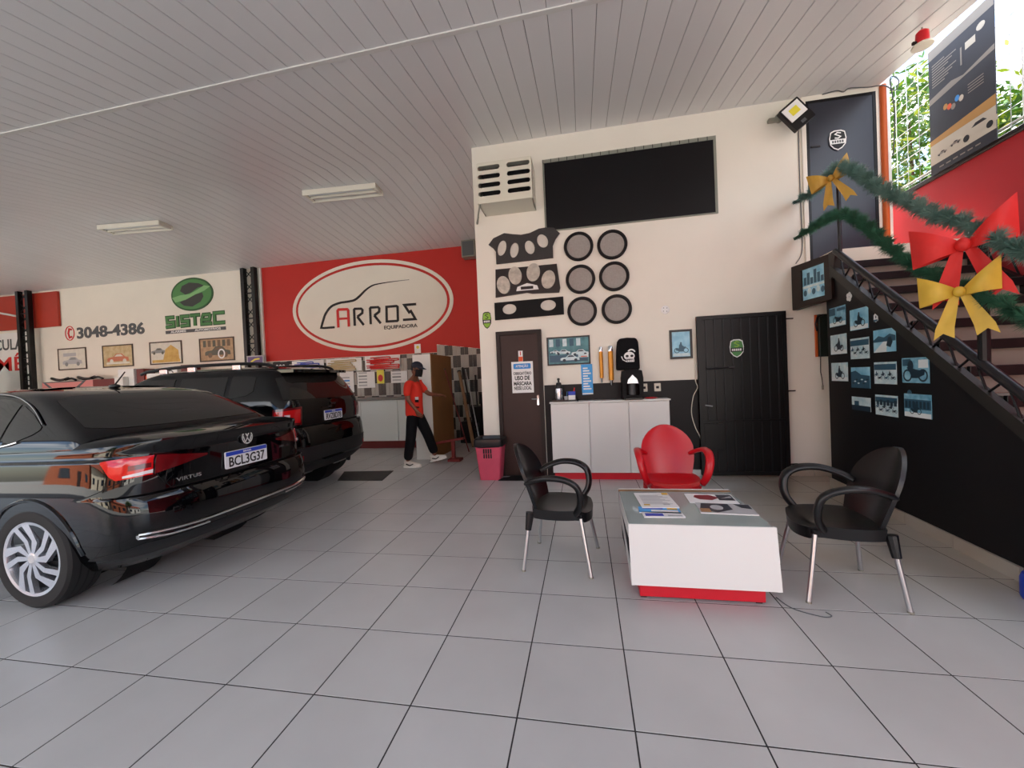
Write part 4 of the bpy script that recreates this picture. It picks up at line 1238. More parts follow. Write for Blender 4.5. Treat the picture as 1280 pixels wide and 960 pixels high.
# block word: outlined letters built from strokes
b1, b2 = MB(), MB()
def word(bb, w, c0, c1):
    X = -11.83
    LW = 0.335
    def S(x): return [(x+0.30, 3.66), (x+0.04, 3.66), (x+0.05, 3.52), (x+0.27, 3.52), (x+0.27, 3.40), (x-0.01, 3.39)]
    for k, ch in enumerate('SISTEC'):
        x = X+[0, 0.36, 0.51, 0.86, 1.19, 1.62][k]
        if ch == 'S': bb.stroke(f, S(x), w, c0, c1)
        elif ch == 'I': bb.stroke(f, [(x+0.05, 3.69), (x+0.05, 3.37)], w, c0, c1)
        elif ch == 'T': bb.stroke(f, [(x-0.02, 3.67), (x+0.32, 3.67)], w, c0, c1); bb.stroke(f, [(x+0.14, 3.66), (x+0.14, 3.37)], w, c0, c1)
        elif ch == 'E': bb.stroke(f, [(x+0.34, 3.66), (x+0.10, 3.66), (x+0.04, 3.53), (x+0.04, 3.40), (x+0.38, 3.40)], w, c0, c1); bb.stroke(f, [(x+0.34, 3.68), (x+0.30, 3.52), (x+0.06, 3.52)], w, c0, c1)
        else: bb.stroke(f, [(x+0.38, 3.68), (x+0.04, 3.68), (x+0.04, 3.40), (x+0.38, 3.40)], w, c0, c1)
word(b1, 0.115, 0.0, 0.012); b1.build('word_outline', 'green_dark', lg)
word(b2, 0.06, 0.012, 0.02); b2.build('word_fill', 'green_mid', lg)
MB().slab(f, rect(-11.86, 3.195, -9.82, 3.285), 0, 0.01).build('subtitle_band', 'ink_grey', lg)
text('lettering', 'ALARMES', f, -11.68, 3.21, -11.15, 3.275, 0.0105, 'paper_white', lg, 0.004, 0.03)
text('lettering', 'AUTOMOTIVOS', f, -10.85, 3.21, -9.98, 3.275, 0.0105, 'paper_white', lg, 0.004, 0.03)

t = thing('phone_number', 'painted grey telephone number with red handset mark', 'sign', (-14.1, 9.5, 3.25))
f = local(FB, t)
text('lettering', '3048-4386', f, -15.12, 3.25, -12.60, 3.60, 0.002, 'ink_grey', t, 0.012, 0.03)
b = MB().stroke(f, ell(-15.40, 3.44, 0.17, 0.21, 28), 0.025, 0.002, 0.012, closed=True)
b.stroke(f, [(-15.32, 3.55), (-15.42, 3.57), (-15.46, 3.44), (-15.42, 3.31), (-15.32, 3.33)], 0.055, 0.002, 0.012)
b.build('handset_mark', 'red_text', t)

def m1(b, f, c): car_motif(b, f, -15.36, 2.50, 0.75, c, 1, 2); b.flat(f, rect(-15.7, 2.74, -15.2, 2.84), c, 1)
def m2(b, f, c): car_motif(b, f, -13.62, 2.50, 0.8, c, 1, 2); b.flat(f, rect(-14.05, 2.42, -13.2, 2.47), c, 2)
def m3(b, f, c):
    car_motif(b, f, -12.15, 2.66, 0.5, c, 1, 2)
    b.flat(f, [(-12.0, 2.42), (-11.42, 2.42), (-11.45, 2.72), (-11.7, 2.88), (-11.9, 2.75)], c+.001, 3); b.flat(f, rect(-12.38, 2.38, -11.4, 2.46), c, 3)
def m4(b, f, c):
    car_motif(b, f, -10.12, 2.50, 0.85, c, 1, 2)
    b.stroke(f, ell(-10.0, 2.53, 0.10, 0.12, 16), 0.04, c, c+.002, 3, closed=True)
    for k in range(6): b.flat(f, rect(-10.6+0.16*k, 2.74, -10.5+0.16*k, 2.92), c, 2 if k % 2 else 1)
for (a0, a1), m_, pm, pmats, lb in (((-15.91, -14.805), m1, 'sepia_pale', ('grey_pale', 'grey_car'), 'framed drawing of a grey car, leftmost on the white back wall'),
        ((-14.191, -13.056), m2, 'sepia', ('red_car', 'sepia_pale'), 'framed drawing of a red convertible on the white back wall'),
        ((-12.458, -11.323), m3, 'sepia_pale', ('grey_car', 'dark_car', 'sepia_gold'), 'framed golden poster of a dark car below the green sign'),
        ((-10.726, -9.568), m4, 'sepia_brown', ('dark_car', 'grey_wood', 'paper_white'), 'framed brown poster of a vintage car nearest the lattice column')):
    framed('framed_drawing', lb, FB, a0, 2.325, a1, 2.988, 'frame_brown', 0.035, pm, 'framed drawings on the back wall', motif=m_, pmats=pmats)
t, f = paper('small_poster', 'small purple poster at the foot of the lattice column', Fr((0, 9.30, 0), (1, 0, 0), (0, 0, 1)), rect(-9.0, 2.15, -8.48, 2.40), 'grey_pale', cat='poster')
mat('purple', '#6a5a86', 0.6)
b = MB().flat(f, rect(-8.97, 2.18, -8.51, 2.37), 0.0045, 0); b.stroke(f, [(-8.88, 2.23), (-8.74, 2.30), (-8.6, 2.31)], 0.04, 0.0045, 0.006, 1)
b.build('artwork', ['purple', 'yellow'], t)
t, f = paper('note_card', 'small white card with yellow mark under the oval sign', Fr((0, 9.47, 0), (1, 0, 0), (0, 0, 1)), rect(-4.22, 2.23, -4.05, 2.46), 'paper_white', cat='card')
MB().flat(f, ell(-4.13, 2.38, 0.04, 0.04, 12), 0.0045).build('yellow_mark', 'yellow', t)

# grey box speaker in the corner below the ceiling
t = thing('corner_speaker', 'grey box speaker high in the red wall corner', 'speaker', (-2.60, 9.25, 4.42))
MB().box(-0.17, 0.17, -0.12, 0.12, 0, 0.40, 0.012).build('case', 'plastic_box', t)
MB().box(-0.14, 0.14, -0.128, -0.12, 0.03, 0.37, 0.006).build('grille', 'ink_grey', t)
MB().box(-0.05, 0.05, 0.1, 0.24, 0.15, 0.25).build('bracket', 'black_metal', t)

# red fascia and white banner at the left
t = thing('red_fascia', 'red sign fascia under the ceiling at the far left', 'fascia', (-17.4, 9.49, 3.68))
mat('fascia_red', '#b8351f', 0.5, noise=(1.2, 0.15))
MB().box(-1.8, 0.0+1.69, -0.06, 0, 0, 1.06).build('panel_sheet', 'fascia_red', t)
for x in (-0.9, 0.05, 0.75): MB().box(x-0.02, x+0.02, -0.075, -0.06, 0, 1.06).build('seam', 'wall_red', t)
MB().tube([(-1.8, -0.10, 0.80), (0.30, -0.10, 0.36)], 0.03, 8).build('brace_pole', 'white_paint', t)
t = thing('price_banner', 'white banner with grey and red lettering behind the green barrel', 'banner', (-17.9, 9.5, 1.7))
f = local(FB, t)
MB().slab(f, rect(-19.1, 1.72, -17.03, 3.60), 0.01, 0.02).build('cloth', 'paper_white', t)
text('lettering', 'CULA', f, -18.46, 3.06, -17.29, 3.41, 0.021, 'ink_grey', t, 0.004, 0.02)
text('lettering', 'MÊ', f, -18.42, 2.40, -17.27, 2.96, 0.021, 'red_text', t, 0.004, 0.012)

# shelf with workshop goods behind the cars
t = thing('work_shelf', 'pale workshop shelf along the white back wall', 'shelf', (-13.4, 9.25, 0))
MB().box(-3.1, 3.6, -0.36, 0.22, 1.66, 1.70, 0.004).build('shelf_board', 'white_paint', t)
for x in (-3.0, -1.0, 1.2, 3.4): MB().box(x-0.04, x+0.04, -0.25, 0.2, 0, 1.66).build('upright', 'white_paint', t)
def goods(name, label, cat, x, w, h, m, d=0.30, y=9.2, parts=None):
    t = thing(name, label, cat, (x, y, 1.70), 0, 'goods on the workshop shelf')
    MB().box(-w/2, w/2, -d/2, d/2, 0, h, 0.006).build('body', m, t)
    if parts: parts(t, w, h, d)
    return t
t = thing('green_barrel', 'green plastic barrel in front of the white banner', 'barrel', (-17.6, 8.6, 0))
MB().lathe([(0.30, 0), (0.34, 0.1), (0.34, 1.0), (0.36, 1.05), (0.36, 1.6), (0.34, 1.65), (0.34, 2.30), (0.40, 2.32), (0.40, 2.46), (0.0, 2.46)], n=24).build('drum', 'barrel_green', t)
MB().box(-0.1, 0.55, -0.1, 0.1, 2.36, 2.46).build('rim_handle', 'barrel_green', t)
def trap(t, w, h, d):
    MB().slab(Fr((0, -d/2-0.002, 0), (1, 0, 0), (0, 0, 1)), [(-w*0.48, h), (-w*0.3, 0.02), (w*0.2, 0.02), (w*0.38, h)], 0, 0.012, holes=[[(-w*0.42, h*0.9), (-w*0.27, 0.06), (w*0.17, 0.06), (w*0.32, h*0.9)]]).build('dark_edge', 'ink_grey', t)
mat('pale_red', '#d98a86', 0.5)
goods('display_case', 'pale red display case with dark slanted edges', 'case', -14.9, 1.9, 0.26, 'pale_red', parts=trap)
goods('red_case', 'plain dark red case right of the display case', 'case', -13.55, 0.78, 0.27, 'bench_red')
def hs(t, w, h, d): pass
for x, lb in ((-15.4, 'left black hose coil on the display case'), (-14.4, 'right black hose coil on the display case')):
    t = thing('hose_coil', lb, 'hose', (x, 9.2, 1.96), 0, 'black coils on the display case')
    MB().tube([(0.24*math.cos(a), 0.12*math.sin(a), 0.08+0.03*math.sin(a*2)) for a in [k*PI/8 for k in range(16)]], 0.035, 8, closed=True).build('coil', 'black_plastic', t)
    MB().tube(catmull([(0.2, 0, 0.05), (0.4, 0.02, 0.09), (0.6, 0, 0.03)], 4), 0.03, 8).build('hose_end', 'black_plastic', t)
goods('white_carton', 'tall white carton standing before the second drawing', 'carton', -12.75, 0.55, 0.52, 'paper_white')
goods('white_carton', 'small white carton before the tall one', 'carton', -12.8, 0.3, 0.30, 'white_paint', d=0.14, y=8.97)
goods('red_bottle_box', 'narrow dark red box beside the tall white carton', 'box', -12.25, 0.26, 0.50, 'bench_red')
goods('orange_box', 'bright orange box with white band above the wagon roof', 'box', -11.88, 0.40, 0.30, 'print_orange', parts=lambda t, w, h, d: MB().box(-w/2+0.05, w/2+0.1, -d/2-0.01, d/2, h*0.6, h+0.05, 0.01).build('white_band', 'paper_white', t))
goods('white_box', 'white box with logo above the black wagon roof', 'box', -11.25, 0.5, 0.52, 'paper_white', parts=lambda t, w, h, d: MB().stroke(Fr((0, -d/2, 0), (1, 0, 0), (0, 0, 1)), ell(0, h*0.6, 0.12, 0.09, 16, 0.4), 0.03, 0, 0.004, closed=True).build('logo', 'ink_grey', t))
goods('red_box', 'dark red box at the right end of the shelf goods', 'box', -10.72, 0.32, 0.54, 'bench_red')
goods('red_can', 'low red can box beside the last red box', 'box', -10.35, 0.3, 0.38, 'red_text')

# workshop cabinet, goods board with hoses
c = thing('wall_cabinet', 'long white workshop cabinet with stone top behind the man', 'cabinet', (-5.3, 8.40, 0))
MB().box(-2.6, 2.0, 0.02, 1.06, 0.17, 1.11).build('body', 'white_paint', c)
MB().box(-2.62, 2.02, -0.02, 1.07, 1.11, 1.15, 0.004).build('worktop', 'granite', c)
MB().box(-2.58, 1.98, 0.05, 1.0, 0.0, 0.17).build('plinth', 'bench_red', c)
for k in range(5):
    x = -2.6+k*0.92
    MB().box(x+0.006, x+0.914, 0.0, 0.02, 0.18, 1.10, 0.003).build('door', 'white_paint', c)
fb2 = Fr((0, 9.47, 0), (1, 0, 0), (0, 0, 1))
def hoseboard(label, a0, a1, b0, b1, m, n, bm='paper_white', seed=1):
    rg = random.Random(seed)
    t = thing('hose_board', label, 'hoses', (0.5*(a0+a1), 9.47, b0), 0, 'hose boards above the cabinet')
    f = local(fb2, t)
    MB().slab(f, rect(a0, b0, a1, b1), 0.0, 0.015).build('backing', bm, t)
    for k in range(n):
        z = b0+0.03+(b1-b0-0.06)*(k+0.5)/n
        x0 = a0+0.03+rg.random()*0.15; x1 = a1-0.04-rg.random()*0.3
        pts = [f.P(x0, z, 0.04), f.P((x0+x1)/2, z+0.02*(rg.random()-0.5), 0.045), f.P(x1, z+0.01, 0.04), f.P(x1+0.03, z-0.02, 0.04), f.P(x1-0.02, z-0.035, 0.04), f.P(x0+0.1, z-0.03, 0.04)]
        MB().tube(catmull(pts, 4), 0.014, 6).build('hose', m, t)
hoseboard('white board with blue hoses behind the wagon', -7.75, -6.80, 1.85, 2.20, 'blue_hose', 6, seed=2)
hoseboard('pale board with beige hoses left of the red hoses', -6.72, -5.70, 1.86, 2.20, 'tan', 5, seed=3)
hoseboard('white board with red hoses above the cabinet', -5.60, -4.62, 1.86, 2.22, 'red_text', 6, seed=4)
t, f = paper('checker_poster', 'small black and white logo poster left of the blue hoses', fb2, rect(-8.35, 1.95, -7.85, 2.20), 'ink_black', cat='poster')
b = MB()
for k in range(3): b.stroke(f, ell(-8.22+0.1*k, 2.07, 0.035, 0.05, 12), 0.02, 0.004, 0.006, closed=True)
b.build('logo', 'paper_white', t)
for k, (a0, b0, a1, b1, lb) in enumerate(((-6.35, 1.30, -5.95, 1.85, 'white price sheet left of the card holder above the cabinet'), (-5.85, 1.40, -5.35, 1.82, 'white sheet of small labels above the cabinet'), (-4.9, 1.5, -4.45, 1.8, 'white sheet with faint prints behind the man'))):
    t, f = paper('price_sheet', lb, fb2, rect(a0, b0, a1, b1), 'paper_white', 'sheets above the cabinet')
    b = MB()
    for q in range(5): b.flat(f, rect(a0+0.04, b0+0.05+q*0.08, a0+0.28, b0+0.09+q*0.08), 0.0048, q % 2)
    b.build('print_lines', ['grey_pale', 'ink_blue' if k == 0 else 'grey_car'], t)
t, f = paper('colour_card', 'yellow and red card hanging above the cabinet', fb2, rect(-5.28, 1.50, -5.08, 1.85), 'yellow', cat='card', c=0.02)
MB().flat(f, ell(-5.18, 1.64, 0.07, 0.09, 12), 0.0235).build('red_mark', 'red_text', t)

# tall partition cabinet with brown side, leaning poles, bench
t = thing('tall_cabinet', 'tall cabinet with white front and brown side behind the man', 'cabinet', (-3.05, 7.15, 0))
MB().box(-0.19, 0.17, 0.0, 0.02, 0.0, 2.02, 0.004).build('front_panel', 'white_paint', t)
MB().box(0.17, 0.19, 0.0, 1.15, 0.0, 2.02, 0.004).build('side_panel', 'board_brown', t)
MB().box(-0.19, 0.17, 0.02, 1.13, 0.02, 2.0).build('carcass', 'white_paint', t)
def pole(label, p0, p1, r, m):
    t = thing('leaning_pole', label, 'pole', p0, 0, 'poles leaning by the tiled wall')
    d = Vector(p1)-Vector(p0)
    MB().tube([(0, 0, 0), d], r, 8).build('shaft', m, t)
    MB().tube([d*0.985, d*1.0], r*1.25, 8).build('end_cap', 'black_plastic', t)
pole('dark red broom pole leaning on the brown cabinet side', (-2.42, 7.9, 0.0), (-2.82, 7.75, 1.75), 0.013, 'bench_red')
pole('thick grey wooden plank pole leaning before the tiles', (-2.46, 8.40, 0.02), (-2.98, 9.2, 1.72), 0.040, 'wood')
pole('thin pale metal rod leaning next to the plank', (-2.36, 8.60, 0.02), (-2.85, 9.3, 1.78), 0.016, 'alu')
pole('thin dark rod leaning between plank and pale rod', (-2.40, 8.50, 0.02), (-2.92, 9.3, 1.80), 0.02, 'black_metal')
pole('black iron bar leaning closest to the office corner', (-2.44, 8.85, 0.02), (-2.62, 9.35, 1.6), 0.022, 'steel_dark')
t = thing('scrap_pile', 'dark heap of frame parts in the corner behind the poles', 'heap', (-2.55, 9.08, 0))
b = MB()
for k, (x, w_, h) in enumerate(((-0.25, 0.3, 0.5), (0.05, 0.25, 0.85), (0.25, 0.25, 1.15))):
    MB().box(x-w_/2, x+w_/2, -0.1, 0.35, 0, h, 0.01).build('panel_part', 'black_matt', t)
t = thing('trestle_bar', 'long red bar on small feet beside the brown cabinet side', 'bench', (-2.56, 7.02, 0))
MB().box(-0.34, 0.34, -0.05, 0.05, 0.0, 0.04, 0.006, M=Matrix.Translation((0, 0, 0.35)) @ Matrix.Rotation(-0.16, 4, 'Y')).build('bar', 'bench_red', t)
b = MB().box(0.08, 0.14, -0.03, 0.03, 0.0, 0.37); b.box(0.02, 0.26, -0.10, 0.10, 0.0, 0.05, 0.006)
b.build('stand', 'bench_red', t)
b = MB().box(-0.30, -0.25, -0.03, 0.03, 0.0, 0.32); b.box(-0.33, -0.20, -0.09, 0.09, 0.0, 0.04, 0.006)
b.build('far_stand', 'bench_red', t)

# ceiling lights
for x, y, rz, lb in ((-9.18, 6.85, 0.10, 'white twin tube ceiling light nearer to the white wall'), (-4.22, 6.66, 0.06, 'white twin tube ceiling light nearer to the red wall')):
    t = thing('ceiling_light', lb, 'ceiling light', (x, y, cz(y)-0.10), rz, 'tube lights on the ceiling')
    b = MB().slab(Fr((-0.70, 0, 0), (0, -1, 0), (0, 0, 1)), [(-0.16, 0.095), (0.16, 0.095), (0.16, 0.0), (0.148, 0.0), (0.13, 0.075), (-0.13, 0.075), (-0.148, 0.0), (-0.16, 0.0)], -1.40, 0.0)
    b.build('housing', 'fixture', t)
    for sy in (-0.07, 0.07):
        MB().tube([(-0.62, sy, 0.035), (0.62, sy, 0.035)], 0.016, 10).build('tube', 'tube_light', t)
    MB().box(-0.66, 0.66, -0.012, 0.012, 0.0, 0.08).build('reflector_fin', 'fixture', t)
    for sx in (-0.66, 0.66): MB().box(sx-0.03, sx+0.03, -0.13, 0.13, 0.01, 0.07, 0.004).build('lamp_holder', 'fixture', t)
tag(MB().tube(catmull([(-19.0, 9.1, 4.70), (-18.2, 9.0, 4.66), (-17.4, 9.1, 4.74)], 5), 0.012, 6).build('ceiling_cable', 'ink_grey'), 'dark cable sagging under the ceiling at the far left', 'cable')

# ------------------------------------------------------------------ floor items
t = thing('waste_bin', 'pink plastic waste bin with black bag by the office corner', 'bin', (-1.43, 5.78, 0))
def sq(w, d, r): return rrect(-w, -d, w, d, r)
rows = []
for w_, z in ((0.15, 0.0), (0.155, 0.02), (0.195, 0.47), (0.20, 0.50)):
    rows.append([(p[0], p[1], z) for p in sq(w_, w_*0.85, 0.03)])
b = MB().grid([r for r in rows], wrap=True); b.add([(p[0], p[1], 0.0) for p in sq(0.15, 0.1275, 0.03)][::-1], [list(range(20))])
b.build('bin_body', 'pink_plastic', t)
rows = []
rg = random.Random(5)
for w_, z in ((0.196, 0.485), (0.215, 0.50), (0.222, 0.54), (0.215, 0.60), (0.195, 0.62), (0.17, 0.61), (0.14, 0.50)):
    rows.append([(p[0]*(1+0.02*rg.random()), p[1]*(1+0.03*rg.random()), z+0.008*rg.random()) for p in sq(w_, w_*0.86, 0.05)])
b = MB().grid(rows, wrap=True); b.add([(p[0], p[1], 0.5) for p in sq(0.14, 0.12, 0.05)], [list(range(20))])
b.build('bag_rim', 'bag_black', t)
b = MB()
for i in range(2):
    for k in range(4): b.box(-0.075+0.035*k, -0.055+0.035*k, -0.172+0.0, -0.160+0.0, 0.33+0.075*i, 0.395+0.075*i, M=Matrix.Translation((0, 0.014*(1-i)-0.004, 0)))
b.build('vent_slots', 'ink_black', t)
t = thing('door_mat', 'black door mat with cut corner in front of the brown door', 'mat', (-0.98, 5.72, 0))
MB().slab(Fr((0, 0, 0), (1, 0, 0), (0, 1, 0)), [(-0.32, -0.10), (0.4, -0.10), (0.4, 0.16), (-0.16, 0.16), (-0.20, 0.09), (-0.27, 0.06)], 0.001, 0.012).build('mat_sheet', 'door_mat', t)
MB().slab(Fr((0, 0, 0), (1, 0, 0), (0, 1, 0)), [(-0.30, -0.085), (0.385, -0.085), (0.385, 0.145), (-0.15, 0.145), (-0.19, 0.08), (-0.255, 0.05)], 0.012, 0.014).build('pile_surface', 'black_matt', t)
t = thing('floor_mat', 'grey rectangular floor mat behind the black wagon', 'mat', (-3.6, 5.88, 0))
fm_ = Fr((0, 0, 0), (1, 0, 0), (0, 1, 0))
MB().slab(fm_, [(-0.27, -0.30), (0.48, -0.29), (0.35, 0.33), (-0.53, 0.27)], 0.001, 0.010).build('mat_sheet', 'floor_mat', t)
MB().slab(fm_, [(-0.25, -0.28), (0.455, -0.27), (0.335, 0.31), (-0.505, 0.25)], 0.010, 0.012).build('pile_surface', 'floor_mat', t)
t = thing('blue_container', 'blue plastic container at the edge of the stair skirting', 'container', (2.665, 2.90, 0))
MB().lathe([(0.075, 0), (0.085, 0.02), (0.085, 0.13), (0.075, 0.16), (0.05, 0.175), (0.05, 0.19), (0, 0.19)], n=20).build('bottle_body', 'plate_blue', t)
MB().lathe([(0.055, 0.19), (0.055, 0.215), (0, 0.215)], n=16).build('cap', 'blue_hose', t)
t = thing('metal_clip', 'small bent metal clip on the floor near the stair skirting', 'clip', (2.56, 2.78, 0))
MB().tube(catmull([(-0.06, 0.0, 0.008), (0.0, -0.02, 0.012), (0.06, -0.03, 0.008), (0.07, -0.01, 0.01), (0.0, 0.01, 0.012)], 5), 0.007, 6).build('wire_bend', 'steel_dark', t)
t = thing('wire_loop', 'thin wire loop on the floor at the right chair leg', 'wire', (1.32, 2.63, 0))
MB().tube(catmull([(-0.16, 0.16, 0.004), (-0.12, 0.04, 0.004), (0.0, -0.03, 0.004), (0.06, -0.02, 0.004), (0.05, 0.02, 0.004)], 6), 0.003, 5).build('wire_strand', 'ink_grey', t)

# ------------------------------------------------------------------ coffee table and magazines
t = thing('coffee_table', 'low white coffee table with glass top and red base', 'table', (0.69, 3.08, 0))
f = Fr((0, 0, 0), (1, 0, 0), (0, 0, 1))
def tb(x, y, z): return (x-0.69, y-3.08, z)
xl, xr = 0.247, 1.128
b = MB(); h0 = [(xl, 2.70, 0.49), (xr+0.012, 2.70, 0.49), (xr, 2.62, 0.125), (xl, 2.62, 0.125)]
vs_ = [tb(*p) for p in h0]+[tb(p[0], p[1]+0.025, p[2]) for p in h0]
b.add(vs_, [[3, 2, 1, 0], [4, 5, 6, 7], [0, 1, 5, 4], [1, 2, 6, 5], [2, 3, 7, 6], [3, 0, 4, 7]])
b.build('front_panel', 'white_gloss', t)
def beam(nm, x0, x1, y0, y1, z0, z1, m, bev=0.003):
    return MB().box(x0-0.69, x1-0.69, y0-3.08, y1-3.08, z0, z1, bev).build(nm, m, t)
beam('side_rail', xl, xl+0.02, 2.725, 3.49, 0.39, 0.483, 'white_gloss')
beam('side_rail', xr-0.02, xr, 2.725, 3.49, 0.39, 0.483, 'white_gloss')
beam('back_rail', xl, xr, 3.44, 3.49, 0.36, 0.483, 'white_gloss')
beam('wood_strip', xl, xr, 3.455, 3.485, 0.483, 0.50, 'wood')
beam('wood_edge', xl, xr, 3.485, 3.50, 0.47, 0.503, 'white_gloss')
beam('inner_shelf', xl+0.02, xr-0.02, 2.73, 3.44, 0.385, 0.395, 'white_gloss')
beam('inner_box', xl+0.012, xr-0.05, 2.75, 3.40, 0.13, 0.385, 'black_matt')
beam('glass_top', xl+0.004, xr-0.004, 2.706, 3.455, 0.483, 0.491, 'table_glass', 0.002)
b = MB(); q = [(2.62, 0.125), (3.49, 0.39), (3.49, 0.37), (2.645, 0.11)]
for xx, nm in ((xl, 'slanted_side'), (xr-0.02, 'slanted_side')):
    b = MB(); vs_ = [tb(xx, y, z) for y, z in q]+[tb(xx+0.02, y, z) for y, z in q]
    b.add(vs_, [[0, 1, 2, 3], [7, 6, 5, 4], [0, 4, 5, 1], [1, 5, 6, 2], [2, 6, 7, 3], [3, 7, 4, 0]])
    b.build(nm, 'white_gloss', t)
beam('base', 0.305, 1.065, 2.70, 3.30, 0.012, 0.14, 'red_gloss')
for x in (0.33, 1.03):
    for y in (2.73, 3.26): beam('foot', x-0.02, x+0.02, y-0.02, y+0.02, 0.0, 0.012, 'black_plastic', 0.002)
mat('mag_red', '#8a2a34', 0.4); mat('mag_dark', '#2f3440', 0.4); mat('mag_tan', '#b0845a', 0.4)
def magazine(label, x, y, z, w, d, rz, base, shapes, pm, n=1, name='magazine'):
    t = thing(name, label, 'magazine', (x, y, z), rz, 'magazines on the coffee table')
    f = Fr((0, 0, 0), (1, 0, 0), (0, 1, 0))
    MB().slab(f, rect(-w/2, -d/2, w/2, d/2), 0.0, 0.006*n).build('pages', 'paper_white', t)
    b = MB().slab(f, rect(-w/2-0.001, -d/2-0.001, w/2+0.001, d/2+0.001), 0.006*n, 0.006*n+0.001)
    for k, (pts, mi) in enumerate(shapes): b.flat(f, [(p[0]*w, p[1]*d) for p in pts], 0.0075+0.006*(n-1)+0.0003*k, mi)
    b.build('cover', [base]+pm, t)
lines = [(rect(-0.4, -0.30+0.07*k, 0.4-0.12*(k % 3), -0.27+0.07*k), 1) for k in range(9)]
magazine('newspaper page with yellow boxes, on the left of the coffee table', 0.50, 3.19, 0.497, 0.26, 0.36, 0.05, 'paper_white', lines+[(rect(-0.42, -0.40, -0.25, -0.32), 2), (rect(0.12, -0.38, 0.3, -0.28), 1), (rect(0.3, 0.32, 0.48, 0.46), 2)], ['grey_pale', 'gold_bright'])
magazine('open blue leaflet lying in front of the newspaper page', 0.49, 2.97, 0.491, 0.28, 0.12, -0.06, 'print_blue', [(rect(-0.2, -0.3, 0.45, 0.0), 1), (rect(-0.4, 0.1, 0.1, 0.4), 2), (rect(0.2, 0.1, 0.45, 0.4), 3)], ['paper_white', 'plate_blue', 'gold_bright'])
magazine('blue and white brochure nearest to the table front', 0.50, 2.88, 0.491, 0.27, 0.10, 0.04, 'paper_white', [(rect(-0.45, -0.35, 0.0, 0.2), 1), (rect(0.1, -0.4, 0.45, -0.1), 2)], ['plate_blue', 'grey_pale'])
magazine('magazine with dark red car cover at the back right of the table', 0.92, 3.26, 0.491, 0.34, 0.22, -0.05, 'paper_white', [([(-0.35, 0.1), (-0.3, 0.35), (0.0, 0.40), (0.2, 0.1), (0.0, -0.2), (-0.25, -0.15)], 1), (rect(0.15, -0.2, 0.48, 0.45), 2), ([(0.2, 0.0), (0.45, 0.1), (0.45, 0.3)], 3)], ['mag_red', 'mag_dark', 'grey_pale'])
magazine('magazine with dark wheel picture at the front right of the table', 0.95, 3.03, 0.491, 0.36, 0.22, -0.08, 'grey_pale', [([(-0.48, -0.2), (-0.4, 0.45), (0.1, 0.45), (0.12, -0.1), (-0.2, -0.45)], 1), (ell(-0.15, 0.05, 0.12, 0.25, 14), 3), ([(0.2, 0.45), (0.48, 0.45), (0.48, 0.0), (0.3, 0.1)], 1), (rect(-0.48, -0.45, -0.3, -0.1), 2)], ['mag_dark', 'mag_tan', 'grey_pale'])

